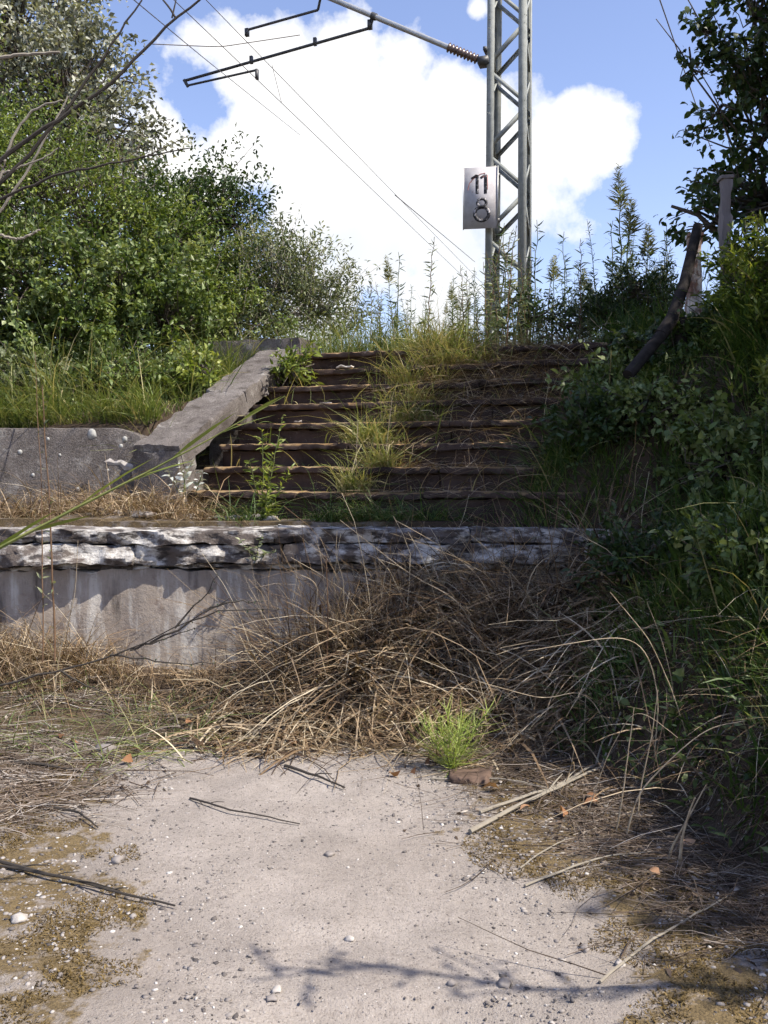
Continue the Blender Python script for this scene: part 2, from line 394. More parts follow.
def block_mat():
    m, t = new_mat('weathered_concrete')
    n1 = noise(t, 2.6, 6, .7); n2 = noise(t, 13, 5, .7); fine = noise(t, 90, 3, .7); n3 = noise(t, 6, 7, .75)
    c = mixc(t, ramp(t, n1, [(.3, 0.), (.7, 1.)]), (.095, .082, .076), (.195, .177, .166))
    c = mixc(t, ramp(t, n3, [(.54, 0.), (.66, .75)]), c, (.31, .295, .275))
    c = mixc(t, ramp(t, n3, [(.34, .85), (.45, 0.)]), c, (.055, .047, .04))
    c = mixc(t, ramp(t, n2, [(.30, .7), (.40, 0.)]), c, (.04, .035, .03))
    c = mixc(t, 1.0, c, ramp(t, fine, [(.3, .6), (.7, 1.35)]), 'MULTIPLY')
    finish(t, principled(t, c, .92, bump(t, mixc(t, .5, fine, n3), .9, .02), spec=.15)); return m
def step_mat():
    m, t = new_mat('mossy_dark_stone')
    n1 = noise(t, 4.5, 6, .65); n2 = noise(t, 16, 5, .65); fine = noise(t, 60, 3, .7)
    c = mixc(t, ramp(t, n1, [(.3, 0.), (.7, 1.)]), (.024, .017, .015), (.085, .058, .049))
    c = mixc(t, ramp(t, n2, [(.62, 0.), (.75, .5)]), c, (.26, .23, .21))
    top = mixc(t, ramp(t, n1, [(.4, 0.), (.65, 1.)]), (.22, .135, .06), (.28, .21, .12))
    u = math_node(t, 'MULTIPLY', upness(t, .3, .65), ramp(t, n2, [(.3, .35), (.55, 1.)]))
    c = mixc(t, u, c, top)
    finish(t, principled(t, c, .9, bump(t, mixc(t, .5, fine, n2), .6, .012))); return m
def ground_mat():
    m, t = new_mat('sandy_path_and_soil')
    a = attr(t, 'moss'); soil = attr(t, 'soil')
    n1 = noise(t, 1.6, 5, .6); n2 = noise(t, 9, 5, .65); grit = noise(t, 130, 3, .7); n3 = noise(t, 34, 4, .7)
    c = mixc(t, ramp(t, n1, [(.3, 0.), (.7, 1.)]), (.265, .235, .212), (.36, .325, .298))
    c = mixc(t, ramp(t, n3, [(.3, 0.45), (.5, 0.)]), c, (.17, .145, .128))
    c = mixc(t, ramp(t, grit, [(.60, 0.), (.70, .65)]), c, (.45, .42, .39))
    c = mixc(t, ramp(t, grit, [(.33, .85), (.41, 0.)]), c, (.11, .095, .088))
    g2 = noise(t, 55, 5, .75); c = mixc(t, ramp(t, g2, [(.33, .7), (.42, 0.)]), c, (.14, .12, .108)); c = mixc(t, ramp(t, g2, [(.62, 0.), (.70, .5)]), c, (.45, .42, .39))
    n4 = noise(t, 4.2, 6, .7)
    mm = math_node(t, 'ADD', math_node(t, 'MULTIPLY', a, .64), math_node(t, 'ADD', math_node(t, 'MULTIPLY', math_node(t, 'SUBTRACT', n2, .5), 1.3), math_node(t, 'MULTIPLY', math_node(t, 'SUBTRACT', n4, .5), 1.6)))
    c = mixc(t, math_node(t, 'MULTIPLY', a, ramp(t, n4, [(.3, .2), (.6, .7)])), c, (.20, .17, .145))
    mossc = mixc(t, 1.0, mixc(t, n3, (.05, .036, .017), (.19, .137, .062)), ramp(t, grit, [(.3, .45), (.65, 1.5)]), 'MULTIPLY')
    c = mixc(t, ramp(t, mm, [(.44, 0.), (.62, .9)]), c, mossc)
    sc = mixc(t, n3, (.03, .022, .016), (.11, .082, .06))
    c = mixc(t, soil, c, sc)
    c = mixc(t, 1.0, c, ramp(t, n4, [(.3, .82), (.7, 1.1)]), 'MULTIPLY')
    h = mixc(t, .5, grit, n3)
    finish(t, principled(t, c, .95, bump(t, h, .9, .014), spec=.1)); return m
M['wall'] = concrete_wall_mat(); M['coping'] = coping_mat(); M['block'] = block_mat(); M['step'] = step_mat(); M['ground'] = ground_mat()
def pebble_mat():
    m, t = new_mat('gravel'); c = ramp(t, attr(t), [(0, (.05, .045, .045)), (.45, (.19, .17, .16)), (.75, (.34, .315, .295)), (1, (.55, .53, .51))])
    finish(t, principled(t, c, .85, spec=.25)); return m
M['gravel'] = pebble_mat()
def sign_mat():
    m, t = new_mat('weathered_enamel'); n = noise(t, 9, 5, .65); n2 = noise(t, 30, 4, .6)
    c = mixc(t, ramp(t, n, [(.35, 0.), (.7, 1.)]), (.40, .385, .395), (.50, .49, .495))
    c = mixc(t, ramp(t, n2, [(.66, 0.), (.74, .8)]), c, (.25, .12, .07))
    finish(t, principled(t, c, .85, spec=.08)); return m
M['sign'] = sign_mat()
def digit_mat():
    m, t = new_mat('flaking_black_paint'); n = noise(t, 17, 5, .65)
    c = mixc(t, ramp(t, n, [(.53, 0.), (.62, 1.)]), (.012, .012, .014), (.40, .385, .395))
    finish(t, principled(t, c, .55)); return m
M['digit'] = digit_mat()

# ------------------------------------------------------------------ terrain
TH = R(18); U = np.array([math.sin(TH), math.cos(TH), 0]); NV = np.array([math.cos(TH), -math.sin(TH), 0]); Z = np.array([0, 0, 1.0])
S0 = np.array([-1.6, 7.4, 1.15]); RISE, TREAD, SW, NST = 0.19, 0.30, 3.15, 8
BANK_Y = [-30, 1.5, 2.5, 3.4, 4.2, 4.8, 5.4, 6.2, 7.0, 8.0, 9.0, 10.0, 40]
BANK_X = [2.4, 2.0, 1.75, 1.45, 1.22, 0.95, 0.85, 0.92, 1.0, 1.6, 2.15, 2.6, 2.6]
def H(x, y, rough=True):
    x = np.asarray(x, float); y = np.asarray(y, float)
    a = (x - S0[0]) * U[0] + (y - S0[1]) * U[1]; b = (x - S0[0]) * NV[0] + (y - S0[1]) * NV[1]
    front = 0.14 * smooth(5.1, 6.3, y) + 0.24 * smooth(4.9, 6.1, y) * smooth(-.8, .1, x) + 0.12 * smooth(-1.2, -2.6, x) * smooth(3.0, 5.5, y)
    stair = 1.13 + np.clip(a, 0, NST * TREAD) / TREAD * RISE - 0.30 * smooth(-.1, .15, a) * (1 - smooth(NST * TREAD - .25, NST * TREAD, a))
    left = 1.13 + 0.70 * smooth(7.72, 7.82, y) + np.clip(y - 7.8, 0, 3) * 0.33
    left = np.minimum(left, 2.66) + 0.15 * smooth(-3, -6, x)
    w = smooth(-.75, -.3, b); back = np.where(y < 7.72, 1.13 + 0 * x, left) * (1 - w) + stair * w
    back = np.where((b < -.55) & (y >= 7.72), left, back)
    z = np.where(y < 6.5, front, back)
    xb = np.interp(y, BANK_Y, BANK_X); d = x - xb
    bank = 2.75 * (1 - np.exp(-np.clip(d, 0, None) * 0.42)) + np.clip(d, 0, .4) * .25
    steep = 1.1 + 1.75 * (1 - np.exp(-np.clip(d, 0, None) * .9)); k = smooth(6.0, 6.7, y); bank = bank * (1 - k) + np.maximum(bank, steep) * k
    z = np.where(d > 0, np.maximum(z, np.minimum(bank, 2.85)), z)
    if rough:
        p = np.stack([x, y, 0 * x], -1).reshape(-1, 3)
        z = z + (0.05 * fbm(p * 0.9, 5, 2) * (np.hypot(x, y - 5) > 2.5).ravel().astype(float).reshape(-1) + 0.008 * fbm(p * 5, 9, 2)).reshape(x.shape)
    return z
def spread(lo, hi, step, far):
    c = np.arange(lo, hi + 1e-6, step); g = step * 1.35 ** np.arange(1, 40); g = np.cumsum(g); g = g[g < far]
    return np.r_[lo - g[::-1], c, hi + g]
XL_Y, XL_X = [-5, 2.4, 3.0, 3.5, 4.0, 4.6, 5.0, 5.3, 5.8], [-.85, -.72, -.80, -1.0, -1.25, -1.35, -1.15, -.85, -.3]
XR_Y, XR_X = [-5, 2.3, 2.7, 3.0, 3.25, 3.5, 3.7, 4.0, 4.5, 5.0, 5.4], [.7, .66, .64, .78, .62, .30, .25, .38, .25, .0, -.5]
def moss_field(x, y):
    l = np.interp(y, XL_Y, XL_X) - x; r = x - np.interp(y, XR_Y, XR_X)
    d = np.maximum(l, r); return smooth(-.34, .30, d)
def soil_field(x, y):
    xb = np.interp(y, BANK_Y, BANK_X)
    s = np.maximum(smooth(-.35, .1, x - xb), smooth(5.15, 5.6, y))
    s = np.maximum(s, .7 * smooth(3.9, 4.5, y) * smooth(-1.2, -1.5, x))
    return np.where((y > 6.4) & (y < 7.7) & (x < 0), .35, s)
gx = spread(-4.5, 5.0, .07, 900); gy = spread(1.6, 12.0, .06, 1500)
X, Y = np.meshgrid(gx, gy, indexing='ij'); ZZ = H(X, Y)
g = Geo(); idx = np.arange(X.size).reshape(X.shape)
g.add(np.stack([X, Y, ZZ], -1).reshape(-1, 3), quads=np.stack([idx[:-1, :-1], idx[1:, :-1], idx[1:, 1:], idx[:-1, 1:]], -1).reshape(-1, 4))
ground = tag(build('ground', g, M['ground'], smooth_faces=True), kind='structure')
for nm, fn in (('moss', moss_field), ('soil', soil_field)):
    at = ground.data.attributes.new(nm, 'FLOAT', 'POINT'); at.data.foreach_set('value', fn(X, Y).ravel().astype(np.float32))

# ------------------------------------------------------------------ retaining wall with heavy coping
def add_wall():
    r = empty('retaining_wall', (-.8, 6.3, 0)); tag(r, 'low streaked concrete retaining wall with thick crumbling coping in front of the steps', 'wall')
    def warp(W):
        W = W.copy(); W[:, 1] += 0.02 * fbm(W * 1.1, 3); return W
    build('wall_face', rough_box((-1.2, 6.42, .36), (1, 0, 0), (0, 1, 0), Z, (6.8, .42, .92), .035, .009, 6, 20, warp, .012), M['wall'], r, smooth_faces=True)
    q = random.Random(3)
    def ragged(W):
        W = W.copy(); f = W[:, 1] < 6.36; n1 = fbm(np.stack([W[:, 0] * 4.2, W[:, 2] * 9, 0 * W[:, 0]], -1), 61, 3); n2 = fbm(np.stack([W[:, 0] * 13, W[:, 2] * 17, 0 * W[:, 0]], -1), 71, 2)
        W[:, 1] += np.where(f, .034 * n1 + .022 * n2, 0); W[:, 2] += .010 * fbm(W * [2.2, 2, 0], 81, 3); return warp(W)
    for (z0, z1, back) in ((.83, .865, .12), (.868, 1.00, .05), (1.003, 1.10, .09)):
        x = -4.6
        while x < 2.2:
            w = min(q.uniform(.55, 1.7), 2.2 - x); w = w if 2.2 - x - w > .3 else 2.2 - x; j = q.uniform(-.03, .03); dz = q.uniform(-.004, .004)
            build('coping_stone', rough_box((x + w / 2, 6.42 + (back + j) / 2, (z0 + z1) / 2 + dz), (1, 0, 0), (0, 1, 0), Z, (w - .004, .66 - back - j, z1 - z0 - .006), .026, .006, 9, q.randrange(900), ragged, .006), M['coping'], r, smooth_faces=True)
            x += w
add_wall()

# ------------------------------------------------------------------ staircase
def add_stairs():
    r = empty('stone_staircase', S0); tag(r, 'wide overgrown dark stone staircase of eight steps climbing to the railway', 'staircase')
    rr = random.Random(4)
    for i in range(NST):
        z = S0[2] + RISE * (i + 1); f = S0 + U * (TREAD * i)
        cuts = [0, rr.uniform(.9, 1.25), rr.uniform(1.95, 2.3), SW]
        for k in range(3):
            b0, b1 = cuts[k], cuts[k + 1] - .012
            dz = rr.uniform(-.012, .008); df = rr.uniform(-.02, .02)
            c = f + NV * (b0 + b1) / 2 + U * (TREAD / 2 + .0 + df); c[2] = z - .027 + dz
            build('tread', rough_box(c, NV, U, Z, (b1 - b0, TREAD + .05, .05), .02, .004, 15, 100 + i * 5 + k, None, .016), M['step'], r, smooth_faces=True)
            c = f + NV * (b0 + b1) / 2 + U * (.055 + TREAD / 2); c[2] = z - .056 - RISE / 2
            build('riser', rough_box(c, NV, U, Z, (b1 - b0 + .008, TREAD, RISE), .04, .006, 13, 200 + i * 5 + k, None, .006), M['step'], r, smooth_faces=True)
add_stairs()

def add_cheek():
    o = S0 + NV * -.35; o[2] = 1.1
    r = empty('stair_cheek_wall', o); tag(r, 'sloping pale concrete side wall left of the steps ending in a flat-topped pier', 'wall')
    # sloped slab pieces along the left edge
    a0, a1 = -.12, 2.25; zt = lambda a: 1.70 + (a - a0) / (a1 - a0) * 1.06
    cut = [a0, 1.05, a1]
    for k in range(2):
        p, q = cut[k], cut[k + 1] - .012; am = (p + q) / 2
        sl_ = unit(U * (a1 - a0) + Z * 1.06); nz = np.cross(NV, sl_); nz = nz if nz[2] > 0 else -nz
        c = S0 + NV * -.17 + U * am; c[2] = zt(am) - .09
        ln = (q - p) * math.hypot(1, 1.06 / (a1 - a0))
        build('slope_slab', rough_box(c, NV, sl_, nz, (.42, ln, .18), .03, .006, 9, 300 + k, None, .008), M['block'], r, smooth_faces=True)
        cb = S0 + NV * -.17 + U * am; zb = .9; cb[2] = (zb + zt(p) - .2) / 2
        build('wall_body', rough_box(cb, NV, U, Z, (.37, q - p, zt(p) - .2 - zb), .05, .006, 8, 320 + k, None, .008), M['block'], r, smooth_faces=True)
    c = S0 + NV * -.17 + U * (a0 + .10); c[2] = 1.27
    build('end_block', rough_box(c, NV, U, Z, (.415, .26, .74), .035, .006, 9, 350, None, .01), M['block'], r, smooth_faces=True)
    c = S0 + NV * -.50 + U * 2.52; c[2] = 2.47
    build('pier', rough_box(c, NV, U, Z, (1.05, .46, .80), .035, .006, 9, 340, None, .008), M['block'], r, smooth_faces=True)
add_cheek()

def add_block_wall():
    r = empty('concrete_block_wall', (-2.9, 7.6, 1.1)); tag(r, 'low weathered concrete wall with white lichen spots left of the stair foot', 'wall')
    cuts = [(-4.9, -3.42, 1.86), (-3.40, -1.99, 1.845)]
    for i, (a, b, zt) in enumerate(cuts):
        def warp(W, a=a, b=b):
            W = W.copy(); t = np.clip((W[:, 0] - (-2.25)) / .25, 0, 1); W[:, 2] -= .07 * t * t * (W[:, 2] > 1.5); return W
        build('wall_block', rough_box(((a + b) / 2, 7.74, (zt + .95) / 2), (1, 0, 0), (0, 1, 0), Z, (b - a, .36, zt - .95), .035, .0028, 8, 400 + i, warp, .012), M['block'], r, smooth_faces=True)
    rr = np.random.default_rng(5)
    for k, (px, py, s) in enumerate([(92, 434, .052), (125, 439, .035), (121, 446, .024), (140, 449, .032), (48, 439, .02), (60, 455, .017), (20, 452, .03), (78, 489, .022), (108, 470, .016), (33, 475, .02)]):
        s = s * .72; c = P(px, py, 7.560); n = 14; a = np.linspace(0, 2 * math.pi, n, endpoint=False); rad = s * (1 + .07 * rr.normal(size=n)) * rr.uniform(.85, 1.0)
        ring = np.stack([c[0] + np.cos(a) * rad, np.full(n, c[1] + .03), c[2] + np.sin(a) * rad * 1.15], -1); top = ring.copy(); top[:, 1] = c[1] - .002
        V = np.vstack([ring, top, [c[0], c[1] - .0025, c[2]]])
        g = Geo().add(V, quads=[(i, (i + 1) % n, n + (i + 1) % n, n + i) for i in range(n)]); g.t.append(np.array([(n + i, n + (i + 1) % n, 2 * n) for i in range(n)])); g.tt.append(np.full(n, .5))
        build('lichen_patch', g, M['lichen'], r)
    c0 = P(98, 458, 7.55); c1 = P(142, 470, 7.55); pts = np.linspace(c0, c1, 9); pts[:, 2] += .01 * rr.normal(size=9); pts[:, 1] = 7.59
    g = tubes(pts, np.array([.012, .03, .042, .036, .04, .045, .04, .03, .012]), 8)
    build('lichen_patch', g, M['stone_pale'], r, smooth_faces=True)
add_block_wall()

# ------------------------------------------------------------------ lattice mast, cantilever, sign, wires
MB = P(484, 330, 14.0); MB[2] = 2.55                       # front left leg foot
def add_mast():
    r = empty('lattice_mast', MB + NV * .26 + U * .26); tag(r, 'grey steel lattice mast of the overhead line with a bracket arm', 'mast')
    W0, W1, zb, zt = .62, .55, 2.45, 12.0
    ctr = MB + NV * W0 / 2 + U * W0 / 2
    def leg_pt(i, j, z):
        w = W0 + (W1 - W0) * (z - zb) / (zt - zb); p = ctr + NV * (i - .5) * w + U * (j - .5) * w; p[2] = z; return p
    for i in (0, 1):
        for j in (0, 1):
            g = Geo(); s = .055; th = .012
            for (dx, dy, sx, sy) in ((0, 0, 2 * s, th), (0, 0, th, 2 * s)):
                nx = 1 if i == 0 else -1; ny = 1 if j == 0 else -1
                V = []
                for z in (zb, zt):
                    p = leg_pt(i, j, z)
                    ex = (sx if sx > th else th) * nx; ey = (sy if sy > th else th) * ny
                    q0 = p if sx > th else p + U * ny * (th + .001)
                    for (a, b) in ((0, 0), (1, 0), (1, 1), (0, 1)): V.append(q0 + NV * ex * a + U * ey * b)
                g.add(V, quads=[(0, 1, 2, 3), (4, 7, 6, 5), (0, 4, 5, 1), (1, 5, 6, 2), (2, 6, 7, 3), (3, 7, 4, 0)])
            build('leg', g, M['paint_grey'], r)
    hp = .62
    faces = [((0, 0), (1, 0), -U, 0), ((1, 0), (1, 1), NV, 1), ((1, 1), (0, 1), U, 1), ((0, 1), (0, 0), -NV, 0)]
    for (A, B, nrm, ph) in faces:
        z = zb + .1; k = ph
        while z + hp < zt:
            a, b = (A, B) if k % 2 == 0 else (B, A)
            p = leg_pt(*a, z + .03); q = leg_pt(*b, z + hp - .03); d = unit(q - p); off = nrm * .004
            c = (p + q) / 2 - nrm * .022 + off; ay = nrm; az = np.cross(d, ay)
            g = box_geo(c, d, ay, az, np.linalg.norm(q - p) - .03, .010, .055)
            box_geo(c + az * .0285 - ay * .021, d, ay, az, np.linalg.norm(q - p) - .04, .032, .008, g)
            build('brace', g, M['paint_grey'], r); z += hp; k += 1
    out = -NV
    # bracket clamp, insulator, tube
    m0 = P(481, 61, 14.02)
    base = leg_pt(0, 0, m0[2])
    g = box_geo(base + out * .05 + U * .03, NV, U, Z, .16, .2, .10); box_geo(base + out * .02 + U * .03 + Z * .16, NV, U, Z, .05, .2, .05, g); build('bracket_clamp', g, M['steel_dark'], r)
    def cant(L_, z): p = base + out * L_; p[2] = z; return p
    e = cant(4.35, 0); tip = cant(3.11, 9.22); d = unit(tip - m0); end = m0 + d * 4.9
    tb = build('cantilever_tube', tubes(np.array([m0 + d * .55, end]), np.array([.042, .042]), 8), M['galvanised'], r, smooth_faces=False)
    g = Geo(); ks = np.linspace(.06, .58, 27); rad = np.where(np.arange(27) % 3 == 1, .075, .045); rad[0] = rad[-1] = .035
    ins = build('insulator', tubes(m0 + d * ks[:, None], rad, 10), M['insulator'], r); 
    build('insulator_cap', tubes(np.array([base + Z * 0, m0 + d * .07]), np.array([.03, .03]), 8), M['steel_dark'], r)
    # upper tie back to the mast
    top = cant(0, end[2] + .15); build('tie_rod', tubes(np.array([top, end]), np.array([.02, .02]), 6), M['galvanised'], r)
    # registration tube and steady arm
    a = P(370, 28, 14.62); b = P(184, 81, 15.75)
    arm = build('registration_tube', tubes(np.array([a, b]), np.array([.024, .024]), 8), M['steel_dark'], r)
    build('clamp', box_geo(a + Z * .05, NV, U, Z, .06, .08, .13), M['steel_dark'], arm, root=r)
    c = P(188, 83, 15.75); e2 = P(257, 80, 15.2); e2[2] = c[2] - .02
    g = tubes(np.array([b + Z * .02, c - Z * .06]), np.array([.03, .03]), 6); build('drop_bracket', g, M['steel_dark'], arm, root=r)
    build('steady_arm', tubes(np.array([c - Z * .04, e2]), np.array([.018, .018]), 6), M['steel_dark'], r)
    build('wire_clip', box_geo(e2 - Z * .07, NV, U, Z, .04, .06, .16), M['steel_dark'], r)
    a2 = P(318, 10, 14.95); b2 = P(247, 30, 15.4)
    build('support_arm', tubes(np.array([a2, b2]), np.array([.02, .02]), 6), M['steel_dark'], r)
    build('support_clamp', box_geo(b2 - Z * .04, NV, U, Z, .06, .06, .12), M['steel_dark'], r)
    for (pt, nm) in ((a, 'hanger'), (a2, 'hanger')):
        tt_ = float((pt - m0) @ d); top_ = m0 + d * tt_
        build(nm, tubes(np.array([pt, top_]), np.array([.022, .022]), 6), M['steel_dark'], r)
        build('pipe_clamp', tubes(np.array([top_ - d * .04, top_ + d * .04]), np.array([.056, .056]), 8), M['steel_dark'], r)
    for t_ in (.28, .62):
        build('clip', box_geo(a + (b - a) * t_ + Z * .03, NV, U, Z, .05, .05, .12), M['steel_dark'], r)
    return e2, b2, end
CW, SW2, CT = add_mast()

def wire(name, pts, rad, label, cat='wire', group=None, k=30, sag=0.0):
    pts = np.asarray(pts, float); q = path_pts(pts, k)
    s = np.linspace(0, 1, k); q[:, 2] -= sag * 4 * s * (1 - s)
    o = build(name, tubes(q, np.full(k, rad), 5), M['copper'], origin=q[0]); return tag(o, label, cat, group)
UT = np.array([math.sin(R(17)), math.cos(R(17)), 0])
wire('contact_wire', [CW - Z * .15 - UT * 18, CW - Z * .15 + UT * 55], .006, 'lower overhead contact wire held by the thin steady arm')
wire('catenary_wire', [SW2 - Z * .12 - UT * 18, SW2 - Z * .12 + UT * 55], .006, 'upper overhead wire clamped under the short support arm', sag=.1)
wire('feeder_wire', [P(110, -20, 9), P(200, 55, 13), P(300, 135, 26)], .006, 'thin overhead wire crossing the blue gap left of the bracket')
wire('cross_wire', [P(150, 44, 15), P(220, 47, 15.6), P(300, 35, 16.2)], .008, 'near-horizontal span wire between the bare twigs and the bracket')
wire('far_wire', [P(395, 195, 30), P(475, 262, 60)], .016, 'faint distant wire passing behind the sign')
wire('line_wire', [P(642, -50, 11), P(660, 0, 12.5), P(708, 140, 20), P(735, 220, 32)], .009, 'single overhead wire crossing the blue sky beside the right-hand tree')
for k in range(2):
    s = -3.0 - 4 * k + 3
    p = CW - Z * .15 + UT * (s * 1.2 + 1); q = SW2 - Z * .15 + UT * (s * 1.2 + 1)
    wire('dropper_wire', [p, q], .005, 'thin dropper linking the two overhead wires', group='dropper wires', k=4)

def add_sign():
    c = P(480.5, 198, 13.9); r = empty('distance_sign', c); tag(r, 'weathered white metal sign with 11 over a faded 8 on the mast', 'sign')
    th = R(9); ax = np.array([math.cos(th), -math.sin(th), 0]); fx = np.array([-math.sin(th), -math.cos(th), 0]); w, h = .52, .90
    build('plate', box_geo(c, ax, -fx, Z, w, .012, h), M['sign'], r)
    for sx in (-1, 1): build('edge_trim', box_geo(c + ax * sx * (w / 2 - .006), ax, -fx, Z, .012, .024, h + .02), M['galvanised'], r)
    for k in (-.33, .33): build('mounting_bar', box_geo(c + Z * k - fx * .03 + ax * .05, ax, -fx, Z, w * .9, .03, .05), M['steel_dark'], r)
    ft = -fx * -1
    def stroke(pts, wd, name='digit'):
        # a flat ribbon raised 3 mm off the plate
        p2 = np.array(pts, float); T = unit(np.gradient(p2, axis=0)); Nn = np.stack([-T[:, 1], T[:, 0]], -1); V = []
        for q in (p2 + Nn * wd / 2, p2 - Nn * wd / 2):
            for dpt in (.0064, .0074): V.append(c + ax * q[:, :1] + Z * q[:, 1:2] + fx * dpt)
        n = len(p2); V = np.concatenate(V); Q = []
        for i in range(n - 1):
            a0, a1, b0, b1 = i, n + i, 2 * n + i, 3 * n + i
            Q += [(a1, a1 + 1, b1 + 1, b1), (a0, a0 + 1, a1 + 1, a1), (b1, b1 + 1, b0 + 1, b0)]
        return Geo().add(V, quads=Q)
    def digit(geos):
        g = geos[0]
        for x in geos[1:]: g.add(np.concatenate(x.v), quads=np.concatenate(x.q))
        build('digit', g, M['digit'], r)
    digit([stroke([(-.05, .34), (-.05, .06)], .045), stroke([(-.135, .285), (-.055, .335)], .035)])
    digit([stroke([(.075, .34), (.075, .06)], .045), stroke([(.0, .29), (.07, .335)], .032)])
    a = np.linspace(0, 2 * math.pi, 25)
    digit([stroke(np.stack([.02 + .066 * np.sin(a), -.075 + .062 * np.cos(a)], -1), .042), stroke(np.stack([.02 + .105 * np.sin(a), -.235 + .10 * np.cos(a)], -1), .052)])
    red = [stroke([(-.19, .12), (-.165, .22), (-.10, .29), (.0, .35), (.07, .36)], .013), stroke([(.03, .30), (.10, .33), (.105, .12)], .012)]
    g = red[0]; g.add(np.concatenate(red[1].v) + fx * .0012, quads=np.concatenate(red[1].q)); build('red_scrawl', g, M['red'], r)
m, t = new_mat('red_paint'); n = noise(t, 25, 4); finish(t, principled(t, mixc(t, n, (.45, .12, .09), (.45, .33, .31)), .6)); M['red'] = m
add_sign()

# ------------------------------------------------------------------ handrail and posts right of the steps
def add_rail():
    r = empty('broken_handrail', P(681, 425, 6.85)); tag(r, 'dark broken pipe handrail sloping down over the right edge of the steps', 'handrail')
    a = np.array([P(628, 375, 6.5), P(662, 334, 6.7)]); b = np.array([P(672, 318, 6.76), P(684, 285, 6.9), P(698, 226, 7.15)])
    build('rail', tubes(a, np.array([.044, .044]), 10), M['char'], r)
    build('rail', tubes(b, np.array([.046, .042, .038]), 10), M['char'], r)
    build('post', tubes(np.array([P(681, 425, 6.85), P(681, 318, 6.85)]), np.array([.05, .045]), 8), M['char'], r)
    build('coupling', tubes(np.array([P(661, 335, 6.695), P(673, 317, 6.765)]), np.array([.05, .05]), 10), M['char'], r)
M['char'] = plain_mat('blackened_wood', (.012, .011, .011), (.04, .035, .033), 18, .9, 0, .5, .1)
add_rail()
def add_post(name, px0, py0, px1, py1, d, w, mat, label):
    p = P(px0, py0, d); q = P(px1, py1, d + .05); r = empty(name, p); tag(r, label, 'post')
    ax = unit(q - p); b = unit(np.cross(ax, [0, 1, 0])); c = np.cross(b, ax)
    build('shaft', rough_box((p + q) / 2, b, c, ax, (w, w, np.linalg.norm(q - p)), .04, .006, 9, 500, None, .012), M[mat], r, smooth_faces=True)
    build('cap', rough_box(q + ax * .012, b, c, ax, (w + .02, w + .02, .03), .03, .003, 9, 501, None, .006), M[mat], r, smooth_faces=True)
add_post('wooden_post', 692, 400, 693, 246, 8.9, .10, 'peeling', 'peeling brown and white fence post behind the broken handrail') if False else None
m, t = new_mat('peeling_paint'); n = noise(t, 9, 5, .65, scaled_vec(t, (1, 1, .35)))
finish(t, principled(t, mixc(t, ramp(t, n, [(.48, 0.), (.56, 1.)]), (.19, .11, .085), (.55, .52, .5)), .8, bump(t, n, .5, .01))); M['peeling'] = m
add_post('wooden_post', 692, 400, 694, 238, 7.2, .10, 'peeling', 'peeling brown and white wooden post behind the broken handrail')
add_post('grey_post', 725, 330, 726, 180, 7.45, .085, 'wood_grey', 'plain bluish-grey post half hidden in the right-hand foliage')

# ------------------------------------------------------------------ trees and shrubs
def crown(lobes, n, per, ln, wd, twig, seed, shell=.5, droop=.1, simple=True, stick=.12, leaf_up=.2):
    r = np.random.default_rng(seed); lobes = np.array(lobes, float)
    wgt = (lobes[:, 3] * lobes[:, 4] * lobes[:, 5]) ** .67; li = r.choice(len(lobes), n, p=wgt / wgt.sum())
    d = rand_dir(n, r); d[:, 2] = np.where(d[:, 2] < -.5, -d[:, 2], d[:, 2])
    f = shell + (1 - shell) * r.random(n) ** .6; out_ = r.random(n) < stick; f = np.where(out_, f + r.uniform(.05, .3, n), f)
    f = f * (1 + .22 * fbm(d * 2.3 + li[:, None] * 5.1, seed, 2))
    c = lobes[li, :3] + d * lobes[li, 3:] * f[:, None]
    td = unit(d * .9 + rand_dir(n, r) * .8 + np.array([0, 0, leaf_up])); tl = twig * r.uniform(.6, 1.3, n) * np.where(out_, 1.35, 1)
    k = per; t_ = r.random((n, k)) ** .8
    pos = c[:, None] + td[:, None] * (tl[:, None] * t_)[..., None] - np.array([0, 0, 1.0]) * (droop * tl[:, None] * t_ ** 2)[..., None] + r.normal(size=(n, k, 3)) * twig * .13
    ld = td[:, None] * .55 + r.normal(size=(n, k, 3)) * .6 - np.array([0, 0, .25 * droop * 4])
    tint = np.clip(.5 + .16 * r.normal(size=(n, 1)) + .2 * r.normal(size=(n, k)) + .12 * fbm(c * 1.1, seed + 3, 2)[:, None], 0, 1)
    g = leaves(pos.reshape(-1, 3), ld.reshape(-1, 3), ln * r.uniform(.6, 1.25, n * k), wd * r.uniform(.7, 1.25, n * k), tint.ravel(), seed=seed, simple=simple)
    return g, c, td, tl, li
